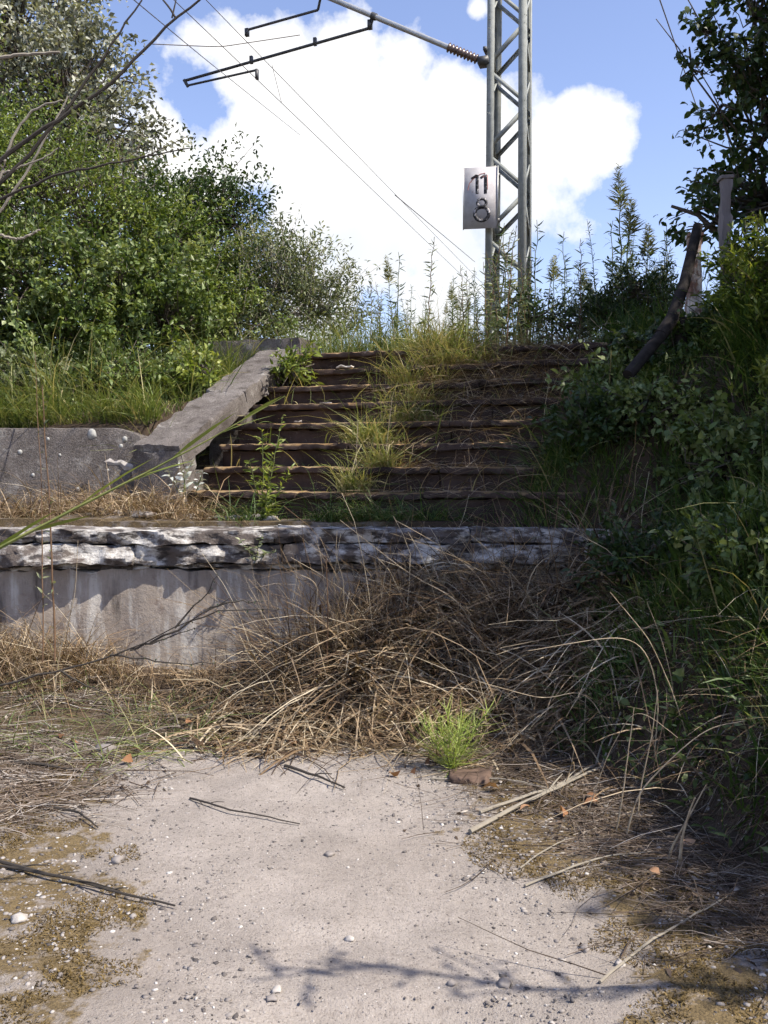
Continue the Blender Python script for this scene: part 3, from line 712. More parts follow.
def tree(name, label, cat, base, lobes, n, per, ln, wd, twig, mat, seed, bark='bark', trunk_r=.08, group=None, extra=None, **kw):
    r = np.random.default_rng(seed + 99); base = np.array(base, float)
    root = empty(name, base); tag(root, label, cat, group)
    g, c, td, tl, li = crown(lobes, n, per, ln, wd, twig, seed, **kw)
    build('crown', g, mat if not isinstance(mat, str) else M[mat], root)
    lob = np.array(lobes, float); ctr = np.average(lob[:, :3], axis=0, weights=lob[:, 3])
    fork = base + (ctr - base) * .45; fork[2] = base[2] + (lob[:, 2].min() - base[2]) * .55
    tg = tubes(path_pts([base - Z * .15, base + (fork - base) * .5 + [.04, 0, 0], fork], 7, .015, seed), np.linspace(trunk_r * 1.3, trunk_r * .8, 7), 8)
    build('trunk', tg, M[bark], root, smooth_faces=True)
    bg_ = Geo()
    for i, l in enumerate(lob):
        q = path_pts([fork - Z * .1, (fork + l[:3]) / 2 + r.normal(size=3) * .1, l[:3], l[:3] + (l[:3] - fork) * .3], 9, .02, seed + i); tubes(q, np.linspace(trunk_r * .6, trunk_r * .12, 9), 5, geo=bg_)
        sel = np.where(li == i)[0]; pick = sel[::max(1, len(sel) // 60)]
        m0 = l[:3] + (c[pick] - l[:3]) * .1; mid = (m0 + c[pick]) / 2 + r.normal(size=(len(pick), 3)) * .06
        tubes(np.stack([m0, mid, c[pick], c[pick] + td[pick] * tl[pick][:, None]], 1), np.tile([.018, .012, .007, .003], (len(pick), 1)) * max(.6, trunk_r / .1), 4, geo=bg_)
    build('branches', bg_, M[bark], root)
    if extra: extra(root)
    return root
def lob(px, py, d, rx, ry=None, rz=None):
    p = P(px, py, d); ry = ry or rx; rz = rz or rx; return (*p, rx, ry, rz)

# left side, back to front
tree('silver_tree', 'tall grey-leaved tree at the upper left edge behind the green shrubs', 'tree', (-6.0, 13.8, 2.7),
     [lob(10, 60, 13.5, 1.25, 1.3, 1.5), lob(70, 110, 13.3, .95, 1.1, 1.0), lob(-60, 0, 13.6, 1.5, 1.5, 1.6), lob(95, 175, 13.2, .7, .9, .9), lob(30, 170, 13.3, 1.1), lob(15, -20, 13.6, .95)],
     620, 40, .092, .055, .5, 'leaf_silver', 21, trunk_r=.14, shell=.35)
tree('soft_green_tree', 'feathery mid-green tree at the left edge below the grey tree', 'tree', (-4.6, 10.6, 2.7),
     [lob(30, 195, 10.6, 1.0, 1.0, .75), lob(-60, 190, 10.8, 1.2, 1.1, 1.0), lob(95, 235, 10.8, .6, .8, .55), lob(10, 260, 10.6, .9, .9, .6)],
     520, 40, .06, .026, .5, 'leaf_soft', 22, trunk_r=.08, shell=.3)
tree('broad_shrub', 'large bushy green shrub filling the left side above the grass slope', 'shrub', (-3.7, 9.9, 2.5),
     [lob(40, 305, 9.8, .95, .8, .62), lob(120, 300, 9.9, .8, .8, .62), lob(-40, 310, 9.8, .9, .9, .8), lob(80, 345, 9.5, .75, .6, .35), lob(160, 330, 9.8, .6, .6, .45), lob(0, 350, 9.4, .7, .6, .35), lob(60, 372, 9.5, .9, .5, .25), lob(140, 362, 9.6, .7, .5, .25), lob(-20, 372, 9.5, .8, .5, .3)],
     600, 50, .07, .042, .34, 'leaf_green', 23, trunk_r=.05, shell=.35)
tree('dark_shrub', 'dark grey-green shrub peaking against the cloud left of the steps', 'shrub', (-2.6, 12.2, 2.65),
     [lob(205, 240, 12.2, .62, .7, .75), lob(225, 225, 12.2, .42, .5, .45), lob(180, 285, 12, .7, .7, .6), lob(150, 230, 12.3, .55, .6, .6)],
     420, 26, .07, .036, .42, 'leaf_dark', 24, trunk_r=.06, shell=.3, stick=.2)
tree('round_green_shrub', 'rounded yellow-green shrub between the dark shrub and the broad shrub', 'shrub', (-2.55, 10.8, 2.65),
     [lob(160, 255, 10.9, .55, .6, .55), lob(190, 300, 10.7, .6, .6, .5), lob(215, 335, 10.6, .5, .5, .35), lob(140, 300, 10.6, .55, .6, .5)],
     330, 44, .066, .034, .36, 'leaf_soft', 25, trunk_r=.05, shell=.3)
tree('willow_shrub', 'loose grey-green willow shrub behind the flat-topped pier', 'shrub', (-1.15, 11.3, 2.65),
     [lob(285, 290, 11.3, .52, .6, .55), lob(265, 320, 11.2, .6, .6, .4), lob(315, 315, 11.3, .4, .5, .4), lob(250, 285, 11.4, .4, .5, .4), lob(335, 335, 11.3, .3, .4, .2), lob(240, 345, 11.0, .7, .5, .25), lob(190, 355, 10.6, .7, .5, .25)],
     430, 30, .08, .02, .42, 'leaf_willow', 26, bark='bark_pale', trunk_r=.04, shell=.25, stick=.22, leaf_up=.7)

# right side
tree('broadleaf_tree', 'dark broad-leaved tree rising at the right edge above the bank', 'tree', (4.1, 8.6, 2.6),
     [lob(775, 130, 8.3, .48, .6, .5), lob(768, 205, 8.3, .5, .6, .42), lob(800, 60, 8.3, .6, .8, .8), lob(715, 222, 8.4, .16, .3, .2), (4.7, 8.0, 4.4, 1.1, 1.3, 1.3), (5.3, 7.8, 6.4, 1.1, 1.2, 1.2), (5.2, 7.0, 7.3, .8, .9, .7)],
     720, 24, .085, .05, .36, 'leaf_dark', 31, trunk_r=.12, shell=.3, stick=.1, simple=False)
tree('overhanging_sprig_tree', 'thin leafy sprigs reaching left into the blue sky at the upper right', 'tree', (4.4, 8.9, 2.6),
     [lob(735, 66, 8.1, .20, .2, .10), lob(703, 32, 8.1, .11, .1, .20), lob(755, 20, 8.1, .16, .2, .26), lob(692, 70, 8.1, .17, .12, .05), lob(722, 105, 8.1, .14, .2, .06), lob(800, 60, 8.2, .4, .4, .4)],
     120, 16, .085, .05, .16, 'leaf_dark', 32, trunk_r=.03, shell=.3, stick=.1, simple=False)
tree('bank_shrub', 'lit yellow-green leafy shrub on the right bank beside the posts', 'shrub', (3.1, 7.4, 2.2),
     [lob(758, 290, 6.9, .26, .3, .26), lob(772, 350, 6.8, .38, .4, .36), lob(742, 345, 6.9, .16, .3, .26), lob(810, 300, 6.9, .5, .5, .5), lob(785, 430, 6.4, .36, .4, .36), lob(728, 285, 7.0, .10, .2, .12)],
     400, 26, .075, .024, .24, 'leaf_yellowish', 33, trunk_r=.03, shell=.3, leaf_up=.5)
# trees just outside the right edge: their crowns shade the bank and the steps
tree('bank_tree', 'leafy tree standing on the right bank beyond the edge of the picture', 'tree', (4.4, 5.6, 2.4),
     [(4.2, 5.1, 4.4, 1.0, .8, 1.0), (4.6, 4.6, 5.8, 1.3, 1.1, 1.0), (3.9, 4.9, 6.1, .7, .7, .6), (4.6, 6.2, 7.0, .75, .6, .5), (4.9, 6.9, 6.2, .7, .5, .5), (4.4, 4.0, 4.1, .9, .6, .8), (3.5, 4.85, 5.6, .85, .3, .4), (3.5, 4.4, 3.4, .7, .6, .7)],
     620, 22, .10, .065, .4, 'leaf_dark', 34, trunk_r=.12, shell=.3)
tree('path_side_tree', 'sparse young tree right of the path outside the picture', 'tree', (4.3, 1.9, 1.2),
     [(4.3, 2.0, 4.2, .7, .6, .8), (4.6, 1.6, 5.2, .7, .7, .6)], 70, 16, .09, .05, .3, 'leaf_green', 35, trunk_r=.06, shell=.3,
     extra=lambda root: (build('long_branch', BR[0], M['bark'], root), build('sprays', BR[1], M['leaf_green'], root)) ) if False else None

# leafy thickets: bank brambles, skyline thicket, slope weeds
def low(name, label, px, py, d, rx, ry, rz, n, ln, wd, mat, seed, group=None, cat='shrub', twig=.2):
    p = P(px, py, d); z = float(H(np.array([p[0]]), np.array([p[1]]))[0]); q = np.random.default_rng(seed)
    L_ = [(p[0], p[1], max(p[2], z + rz * .5), rx, ry, rz)] + [(p[0] + q.normal() * rx * .7, p[1] + q.normal() * ry * .4, max(p[2] + q.normal() * rz * .4, z + rz * .35), rx * .55, ry * .6, rz * .6) for _ in range(3)]
    tree(name, label, cat, (p[0], p[1] + .05, z), L_, n, 22, ln, wd, twig, mat, seed, trunk_r=.012, shell=.25, stick=.25, simple=False)
low('skyline_thicket', 'dark leafy thicket at the top right of the steps under the tall weeds', 600, 322, 9.9, .62, .4, .22, 150, .06, .022, 'leaf_dark', 701)
low('skyline_thicket', 'dark leafy thicket between the tall weeds and the wooden post', 655, 312, 9.6, .36, .4, .30, 120, .06, .022, 'leaf_dark', 702)
low('bank_bramble', 'dark bramble on the bank directly below the broken handrail', 668, 440, 7.0, .30, .3, .15, 90, .065, .038, 'leaf_dark', 703)
low('bank_bramble', 'broad-leaved bramble at the right edge level with the lower steps', 735, 470, 6.0, .36, .3, .26, 120, .07, .042, 'leaf_green', 704)
low('bank_bramble', 'leafy weed patch on the bank right of the lowest step', 590, 480, 6.6, .26, .25, .16, 90, .06, .03, 'leaf_dark', 705)
low('bank_bramble', 'leafy weed patch low on the bank at the right edge', 745, 640, 4.7, .26, .25, .18, 90, .06, .03, 'leaf_green', 706)
low('bank_bramble', 'small weed patch in the dark grass above the kinked dry stem', 640, 570, 5.4, .22, .2, .13, 60, .055, .026, 'leaf_dark', 707)
low('bank_bramble', 'bright leafy weeds on the bank just right of the lower steps', 640, 462, 6.5, .24, .22, .14, 90, .06, .03, 'leaf_green', 714)
low('bank_bramble', 'bramble trailing over the right end of the middle steps', 622, 440, 7.1, .20, .2, .20, 80, .06, .034, 'leaf_green', 712)
low('slope_bush', 'leafy weed clump on the grass slope beside the upper side wall', 190, 385, 8.8, .16, .2, .10, 45, .07, .03, 'leaf_yellowish', 708)
low('slope_bush', 'leafy weed clump at the middle of the grass slope', 130, 385, 8.8, .34, .3, .14, 110, .07, .032, 'leaf_green', 709)
low('slope_bush', 'leafy weed clump at the left edge of the grass slope', 25, 385, 8.7, .36, .3, .16, 110, .07, .032, 'leaf_willow', 710)
low('slope_bush', 'green weed hanging over the top of the side wall beside the pier', 292, 372, 8.9, .08, .1, .10, 22, .075, .026, 'leaf_yellowish', 711)
# unseen trees added up the right bank to block sky light
for i_, (x_, y_, z_) in enumerate(((7.2, 3.0, 5.2), (7.6, 6.4, 5.6), (6.8, 0.2, 4.6))):
    tree('bank_wood_tree', ['big leafy tree up the right bank, nearest the path bend', 'big leafy tree up the right bank behind the bank shrub', 'big leafy tree up the right bank beside the viewer'][i_], 'tree', (x_, y_, 2.6),
         [(x_, y_, z_, 1.6, 1.7, 1.9), (x_ + .5, y_ + .7, z_ + 1.6, 1.4, 1.3, 1.2), (x_ + .3, y_ - .8, z_ - .6, 1.4, 1.2, 1.4)], 330, 20, .16, .10, .6, 'leaf_dark', 720 + i_, trunk_r=.14, shell=.3)

def shadow_branch_tree():
    # a young tree by the path, outside the picture: one long limb hangs over the path
    base = np.array([4.2, 1.7, .6]); r = empty('path_side_tree', base); tag(r, 'sparse young tree right of the path outside the picture', 'tree')
    k = 1 / math.tan(SUN_EL)
    def over(px, py, z):
        g_ = CAM + 0; d = 1.5 * F / (py - 470); x = (px - 384) / F * d
        return np.array([x + SUN_TO[0] / SUN_TO[2] * z, d + SUN_TO[1] / SUN_TO[2] * z, z])
    build('trunk', tubes(path_pts([base - Z * .3, base + [-.1, .1, 1.2], [4.2, 1.8, 2.9], [5.2, 1.3, 4.2]], 10, .01, 3), np.linspace(.07, .02, 10), 8), M['bark'], r, smooth_faces=True)
    zz = 2.75
    limb = path_pts([np.array([4.2, 1.8, 2.8]), over(790, 1022, zz), over(600, 1006, zz), over(480, 992, zz + .02), over(380, 975, zz), over(300, 985, zz - .05), over(245, 992, zz - .1)], 24, .008, 4)
    g = tubes(limb, np.linspace(.024, .004, 24), 5)
    q = np.random.default_rng(8); lg = Geo(); C = []; D = []
    for i in list(range(9, 23)) * 2:
        p = limb[i]; d = unit(np.array([-.7, q.normal() * .7, q.normal() * .3])); e = p + d * q.uniform(.08, .26)
        tubes(np.array([p, (p + e) / 2 + q.normal(size=3) * .015, e]), np.array([.006, .005, .003]), 4, geo=g)
        for _ in range(q.integers(2, 5)):
            t_ = q.random(); C.append(p + (e - p) * t_); D.append(d + q.normal(size=3) * .7)
    build('limb', g, M['bark'], r); build('leaves', leaves(np.array(C), np.array(D), .06 * q.uniform(.6, 1.3, len(C)), .022, q.random(len(C)), seed=3), M['leaf_green'], r)
    gg, c, td, tl, li = crown([(5.3, 1.2, 4.2, .6, .5, .6)], 60, 16, .08, .045, .3, 6); build('crown', gg, M['leaf_green'], r)
shadow_branch_tree()

# ------------------------------------------------------------------ near bare branches at the left
def add_near_sapling():
    base = np.array([-2.35, 3.1, .12]); r = empty('bare_sapling', base); tag(r, 'thin bare branches reaching across the sky at the upper left', 'sapling')
    d = 3.1; q = np.random.default_rng(3)
    hub = P(-40, 215, d)
    build('trunk', tubes(path_pts([base - Z * .1, base + [.1, 0, .9], hub + [-.25, 0, -.35], hub], 12, .01, 1), np.linspace(.03, .016, 12), 7), M['twig_dark'], r, smooth_faces=True)
    def br(name, pts, r0, r1, mat='twig_dark', k=22, wob=.0022, dd=d):
        pp = path_pts([P(x, y, dd) for x, y in pts], k, wob, len(pts)); build(name, tubes(pp, np.linspace(r0, r1, k), 6), M[mat], r, smooth_faces=True); return pp
    main = br('branch', [(-40, 215), (0, 158), (60, 118), (110, 85), (150, 45), (175, 17), (203, -3)], .009, .0034)
    br('branch', [(-40, 215), (20, 165), (55, 125), (95, 70), (118, 35), (142, 0)], .008, .0025)
    br('branch', [(175, 17), (170, 8), (163, 0)], .004, .003, k=6, wob=0); br('branch', [(172, 18), (176, 0)], .003, .002, k=5, wob=0)
    pod = br('branch', [(-40, 215), (20, 190), (65, 172), (110, 165), (150, 156), (190, 148)], .006, .0018)
    br('branch', [(-30, 235), (0, 178), (12, 140), (30, 110), (62, 100)], .007, .003, 'bark_pale'); br('branch', [(-30, 190), (10, 170), (40, 160), (58, 148)], .005, .002, 'bark_pale')
    br('branch', [(-20, 240), (25, 175), (50, 130), (68, 96)], .006, .003, 'bark_pale', dd=3.3); br('branch', [(-20, 60), (20, 55), (60, 52)], .012, .006, 'bark_pale', dd=5.2)
    br('branch', [(0, 235), (20, 240), (40, 230)], .006, .004, 'bark_pale', dd=3.6)
    C = pod[10:22:1] - Z * .003; D = np.tile([.15, 0, -1.0], (len(C), 1)) + q.normal(size=(len(C), 3)) * .15
    build('seed_pods', leaves(C, D, .028 * q.uniform(.7, 1.3, len(C)), .014, .1, seed=4, fold=.5), M['leaf_dark'], r)
    C = np.concatenate([main[9:13] for _ in range(3)]); D = q.normal(size=(len(C), 3)) * .6 + [.5, 0, -.3]
    build('leaves', leaves(C, D, .04 * q.uniform(.6, 1.2, len(C)), .02, .6, seed=5), M['leaf_willow'], r)
add_near_sapling()
def add_low_twig():
    base = np.array([-1.95, 3.05, .12]); r = empty('low_bare_shrub', base); tag(r, 'dark bare twig with short side shoots crossing in front of the wall', 'shrub')
    d = 3.0; st = P(-60, 700, d)
    pp = path_pts([base - Z * .1, base + Z * .4, st, P(0, 686, d), P(70, 668, d), P(130, 650, d), P(180, 625, d), P(230, 598, d)], 40, .003, 2)
    build('twig', tubes(pp, np.linspace(.008, .0016, 40), 6), M['twig_dark'], r)
    for a, b, c in (((150, 643), (215, 608), (278, 610)), ((110, 655), (160, 662), (215, 664)), ((175, 628), (200, 600), (218, 575)), ((130, 650), (160, 640), (195, 628)), ((60, 670), (90, 690), (120, 695)), ((205, 612), (225, 602), (262, 602))):
        q = path_pts([P(*a, d), P(*b, d), P(*c, d)], 10, .003, a[0]); build('side_twig', tubes(q, np.linspace(.004, .0012, 10), 5), M['twig_dark'], r)
        qq = np.random.default_rng(a[0]); C = q[2:]; build('buds', leaves(C, qq.normal(size=(len(C), 3)), .012, .006, .1, seed=a[0], simple=True), M['leaf_dark'], r)
add_low_twig()
def add_reed():
    base = np.array([-1.75, 2.9, .1]); r = empty('green_reed', base); tag(r, 'long green reed leaning up to the right across the left walls', 'reed')
    d = 2.9; pp = path_pts([base - Z * .05, base + [.1, 0, .7], P(-30, 560, d), P(20, 538, d), P(130, 480, d), P(210, 440, d), P(285, 396, d)], 30, .001, 3)
    build('stalk', tubes(pp, np.r_[np.linspace(.008, .006, 16), np.linspace(.0065, .0012, 14)], 6), M['reed'], r, smooth_faces=True)
    C = pp[[16, 18, 20, 22, 24, 26, 27]]; D = np.tile(unit(pp[28] - pp[20]), (7, 1)) + np.array([[0, 0, .12], [0, .1, -.2], [0, 0, .15], [0, .1, -.12], [0, 0, .2], [0, .05, -.1], [0, 0, .1]])
    build('blades', leaves(C, D, np.array([.28, .2, .3, .24, .26, .2, .16]), .014, .75, seed=9, fold=.2, curl=.05), M['leaf_yellowish'], r)
M['reed'] = plain_mat('reed', (.10, .13, .03), (.24, .25, .08), 15)
add_reed()

# ------------------------------------------------------------------ upright weeds on the skyline
def weed_proto(seed, h, plume, dry=0.0):
    q = np.random.default_rng(seed); r = empty('tall_weed', (0, 0, 0))
    k = 14; lean = q.normal(size=2) * .07 * h; s = np.linspace(0, 1, k)
    st = np.stack([lean[0] * s ** 2, lean[1] * s ** 2, h * s], -1) + q.normal(size=(k, 3)) * .004
    build('stem', tubes(st, np.linspace(.0065, .002, k), 5), M['stem_brown' if dry else 'stem_green'], r)
    n = int(h * 62); t_ = q.uniform(.12, .97, n) ** .8; a = q.uniform(0, 6.28, n); C = np.stack([np.interp(t_, s, st[:, c]) for c in range(3)], -1)
    el = q.normal(.5, .35, n); D = np.stack([np.cos(a), np.sin(a), el], -1); ln = .11 * (1.15 - t_ * .75) * q.uniform(.7, 1.3, n)
    build('leaves', leaves(C, D, ln, ln * .17, np.clip(q.normal(.45, .22, n), 0, 1), seed=seed, curl=.35), M[('leaf_dark' if not plume else 'leaf_green') if not dry else 'leaf_willow'], r)
    if plume:
        n = 150; t_ = q.uniform(.80, 1.04, n); a = q.uniform(0, 6.28, n); C = np.stack([np.interp(t_, s, st[:, c]) for c in range(3)], -1); C[:, 2] = h * t_
        D = np.stack([np.cos(a), np.sin(a), q.normal(.7, .3, n)], -1); wl = .13 * (1.1 - t_) / .3
        build('plume', leaves(C, D, np.maximum(.02, wl * .8) * q.uniform(.5, 1.2, n), .005, q.random(n), seed=seed + 1, simple=True), M['plume'], r)
    return r
weeds = [weed_proto(600, 1.0, False), weed_proto(601, 1.25, False), weed_proto(602, .85, True), weed_proto(603, 1.1, True), weed_proto(604, .95, False, 1.0), weed_proto(605, 1.35, False)]
used = set()
def place_weed(kind, x, y, s, label, group, rz, cat='weed', z=None):
    if group:
        look = {0: 'slim dark leafy', 1: 'bushy dark leafy', 5: 'tall dark leafy', 2: 'short yellow-plumed', 3: 'tall yellow-plumed', 4: 'pale dry'}[kind]
        label = look + ' ' + label; group = look + ' ' + group
    o = weeds[kind] if kind not in used else copy_tree(weeds[kind]); used.add(kind)
    o.location = (x, y, (H(np.array([x]), np.array([y]))[0] if z is None else z) - .03); o.scale = (s, s, s); o.rotation_euler = (0, 0, rz)
    tag(o, label, cat, group); return o
q = np.random.default_rng(77)
SKY_R = ('weed standing on the skyline right of the mast', 'weeds right of the mast')
SKY_L = ('weed standing on the skyline left of the mast', 'weeds left of the mast')
SKY_M = ('weed growing round the foot of the mast', 'weeds at the mast foot')
for i in range(72):
    px = q.uniform(535, 680); d = q.uniform(9.4, 11.2); top = (262 if i % 2 else 300) + 26 * q.normal() + (30 if px < 560 else 0) - (20 if px > 590 else 0)
    x = P(px, 300, d)[0]; zt = P(px, top, d)[2]; z0 = H(np.array([x]), np.array([d]))[0]
    kk = int(q.choice([0, 1, 0, 5, 5, 4, 1, 2])); hh = [1.0, 1.25, .85, 1.1, .95, 1.35][kk]
    place_weed(kk, x, d, max(.5, (zt - z0) / hh), *SKY_R, q.uniform(0, 6.28))
for i in range(42):
    px = q.uniform(368, 480); d = q.uniform(9.7, 11.5); top = 296 + 24 * q.normal()
    x = P(px, 300, d)[0]; zt = P(px, top, d)[2]; z0 = H(np.array([x]), np.array([d]))[0]
    kk = int(q.choice([4, 4, 0, 3])); hh = [1.0, 1.25, .85, 1.1, .95, 1.35][kk]
    place_weed(kk, x, d, max(.35, (zt - z0) / hh), *SKY_L, q.uniform(0, 6.28))
for i in range(34):
    px = q.uniform(462, 550); d = q.uniform(9.5, 11.0); top = 272 + 26 * q.normal()
    x = P(px, 300, d)[0]; zt = P(px, top, d)[2]; z0 = H(np.array([x]), np.array([d]))[0]
    kk = int(q.choice([0, 4, 4, 1])); hh = [1.0, 1.25, .85, 1.1, .95, 1.35][kk]
    place_weed(kk, x, d, max(.4, (zt - z0) / hh), *SKY_M, q.uniform(0, 6.28))
SL = ('weed on the grass slope above the spotted wall', 'weeds on the left slope')
for i in range(26):
    px = q.uniform(-10, 250); d = q.uniform(8.3, 9.2); x = P(px, 400, d)[0]
    if ((x - S0[0]) * NV[0] + (d - S0[1]) * NV[1]) > -.75: continue
    place_weed(int(q.choice([0, 4, 4, 1])), x, d, q.uniform(.35, .7), *SL, q.uniform(0, 6.28))
x = P(622, 300, 9.7)[0]; place_weed(3, x, 9.7, 1.78, 'tallest weed on the skyline, with a pale yellow feathery plume', None, 1.0)
x = P(648, 300, 9.9)[0]; place_weed(2, x, 9.9, 1.75, 'yellow-plumed weed just right of the tallest skyline weed', None, 2.0)
x = P(428, 300, 9.6)[0]; place_weed(4, x, 9.6, 1.28, 'tall dry weed with a seed head left of the sign', None, 2.0)

# ------------------------------------------------------------------ distinct plants
def leafy_plant(name, label, base, stems, mat, ln, wd, per, seed, stem_mat='stem_green', cat='plant'):
    r = empty(name, base); tag(r, label, cat); q = np.random.default_rng(seed)
    for (tip, rad) in stems:
        base_ = np.asarray(base) + [q.normal() * .03, q.normal() * .03, -.02]; tip = np.asarray(tip); st = path_pts([base_, (base_ + tip) / 2 + [q.normal() * .02, q.normal() * .02, .02], tip], 12, .003, seed)
        build('stem', tubes(st, np.linspace(rad, rad * .35, 12), 5), M[stem_mat], r)
        n = per; t_ = q.uniform(.1, 1, n); C = np.stack([np.interp(t_ * 11, np.arange(12), st[:, c]) for c in range(3)], -1); a = q.uniform(0, 6.28, n)
        D = np.stack([np.cos(a), np.sin(a), q.normal(.45, .3, n)], -1); l_ = ln * (1.1 - .45 * t_) * q.uniform(.6, 1.2, n)
        build('leaves', leaves(C, D, l_, l_ * wd, np.clip(q.normal(.6, .2, n), 0, 1), seed=seed, curl=.25), M[mat], r)
    return r
b = P(268, 522, 6.75); leafy_plant('willowherb', 'bright green upright leafy plant growing at the foot of the steps', b, [(P(262, 430, 6.7), .007), (P(283, 415, 6.9), .006), (P(272, 455, 6.6), .006), (P(250, 462, 6.7), .005), (P(292, 465, 6.8), .005)], 'leaf_yellowish', .10, .2, 46, 41)
b = P(185, 492, 7.15); leafy_plant('pale_weed', 'small whitish-leaved weed at the lower end of the side wall', b, [(P(178, 462, 7.1), .005), (P(195, 458, 7.2), .005), (P(204, 470, 7.0), .005), (P(168, 470, 7.1), .004)], 'white_leaf', .085, .38, 13, 42)
b = P(258, 560, 6.15); leafy_plant('ledge_seedling', 'small leafy seedling hanging on the coping below the tall green plant', b, [(P(240, 540, 6.0), .003), (P(262, 535, 6.0), .003), (P(275, 552, 6.0), .003)], 'leaf_willow', .05, .4, 22, 43)
b = P(45, 520, 5.6); b[2] = .35; leafy_plant('thin_stalk', 'thin dark upright stalk with a leafy top in front of the spotted wall', b, [(P(42, 385, 5.5), .008), (P(35, 352, 5.6), .005)], 'leaf_willow', .06, .3, 22, 44, 'stem_brown')
def horsetail(base, h, label, seed, name='horsetail', cat='plant'):
    r = empty(name, base); tag(r, label, cat); q = np.random.default_rng(seed)
    for j in range(6):
        tip = np.asarray(base) + [(j - 2.5) * .05 + q.normal() * .02, q.normal() * .06, h * q.uniform(.6, 1.05)]; st = path_pts([np.asarray(base) - [0, 0, .02], (np.asarray(base) + tip) / 2, tip], 14, .001, seed)
        build('stem', tubes(st, np.linspace(.0045, .0015, 14), 5), M['horsetail'], r)
        n = 60; t_ = np.repeat(np.linspace(.1, 1.0, 12), 5) + q.normal(size=n) * .01; C = np.stack([np.interp(t_ * 13, np.arange(14), st[:, c]) for c in range(3)], -1)
        a = q.uniform(0, 6.28, n); ln = .25 * (1.25 - t_) ** .5 * q.uniform(.5, 1.2, n); D = np.stack([np.cos(a), np.sin(a), q.normal(.42, .2, n)], -1)
        build('whorls', blades(C, D, ln, .0031, -.25, q.random(n), seg=3, seed=seed + j), M['horsetail'], r)
b = P(452, 752, 4.55); b[2] = H(np.array([b[0]]), np.array([b[1]]))[0]; horsetail(b, .31, 'bright yellow-green feathery horsetail at the edge of the path', 51)

# ------------------------------------------------------------------ grasses and dead stems (uncountable)
def scatter(n, fx, seed):
    q = np.random.default_rng(seed); out = fx(n, q); return out
def sample(n, x0, x1, y0, y1, dens, seed):
    q = np.random.default_rng(seed); x = q.uniform(x0, x1, n * 9); y = q.uniform(y0, y1, n * 9); k = q.random(n * 9) < dens(x, y); x, y = x[k][:n], y[k][:n]
    return np.stack([x, y, H(x, y) - .01], -1), q
def clumpy(x, y, f=2.0, seed=1): return np.clip(.5 + .8 * fbm(np.stack([x * f, y * f, 0 * x], -1), seed, 2), 0.03, 1)
xbank = lambda y: np.interp(y, BANK_Y, BANK_X)
rail_view = lambda x, y: ((x / y > .255) & (x / y < .375) & (y > 6.3) & (y < 8.3)) * 1.0      # sightline to the handrail, where the grass is kept shorter
# right bank: tall green grass
B, q = sample(34000, .6, 5.2, 1.6, 9.6, lambda x, y: clumpy(x, y, 4.0, 3) ** 1.4 * smooth(-.1, .3, x - xbank(y)) * (np.abs(x / y) < .85), 61)
n = len(B); pc = np.stack([B[:, 0] * 3.2, B[:, 1] * 3.2, 0 * B[:, 0]], -1); D = np.stack([q.normal(-.08, .22, n) + .35 * fbm(pc, 31, 2), q.normal(-.10, .22, n) + .35 * fbm(pc, 35, 2), np.ones(n)], -1)
hgt = q.gamma(4, .085, n) * (.55 + .45 * clumpy(B[:, 0], B[:, 1], 1.7, 33)) * (.7 + .3 * smooth(.1, .8, B[:, 0] - xbank(B[:, 1]))); dry = q.random(n) < .12; hgt = hgt * (1 - .65 * rail_view(B[:, 0], B[:, 1]))
g = blades(B, D, hgt, q.gamma(5, .0017, n), q.uniform(.1, 1.0, n), np.where(dry, q.uniform(.85, 1, n), np.clip(q.normal(.45, .22, n), 0, .85)), seg=5, seed=62)
B, q = sample(9000, .85, 3.8, 6.3, 9.6, lambda x, y: smooth(-.05, .15, x - xbank(y)) * (.3 + .7 * clumpy(x, y, 3.0, 43)), 611); n = len(B)
D = np.stack([q.normal(-.15, .35, n), q.normal(-.25, .3, n), np.ones(n)], -1)
blades(B, D, q.gamma(4, .085, n) * (1 - .6 * rail_view(B[:, 0], B[:, 1])), q.gamma(5, .0018, n), q.uniform(.1, 1.0, n), np.where(q.random(n) < .12, q.uniform(.85, 1, n), np.clip(q.normal(.42, .22, n), 0, .85)), g=g, seg=5, seed=612)
tag(build('bank_grass', g, M['grass_green'], origin=(2, 6, 1)), 'long dark green grass covering the shaded right bank', 'grass', kind='stuff')
# low leafy ground cover over the whole bank
B, q = sample(22000, .7, 4.8, 1.4, 9.4, lambda x, y: smooth(-.12, .12, x - xbank(y)) * (np.abs(x / y) < .85), 613); n = len(B); B[:, 2] += q.uniform(.0, .11, n)
g = leaves(B, np.stack([q.normal(-.3, .8, n), q.normal(-.4, .8, n), np.abs(q.normal(.35, .35, n))], -1), q.gamma(5, .011, n), q.gamma(5, .0045, n), np.where(q.random(n) < .25, 1, 0) * .0 + np.clip(q.normal(.45, .25, n), 0, 1), seed=614)
tag(build('bank_ground_cover', g, M['leaf_green'], origin=(2, 6, 1)), 'low leafy ground cover over the soil of the right bank', 'ground cover', kind='stuff')
B, q = sample(3200, .7, 2.8, 1.8, 6.4, lambda x, y: smooth(-.25, .05, x - xbank(y)) * smooth(1.1, .5, x - xbank(y)) * clumpy(x, y, 3.5, 45), 615); n = len(B)
g = blades(B, np.stack([q.normal(-.3, .7, n), q.normal(-.3, .6, n), np.abs(q.normal(.6, .4, n))], -1), q.gamma(4, .04, n), q.gamma(5, .0012, n), q.uniform(.2, 1.5, n), np.clip(q.normal(.5, .28, n), 0, 1), seg=5, seed=616)
tag(build('bank_foot_straw', g, M['straw'], origin=(1.3, 4.5, .3)), 'dead straw mixed into the grass along the foot of the right bank', 'dead grass', kind='stuff')
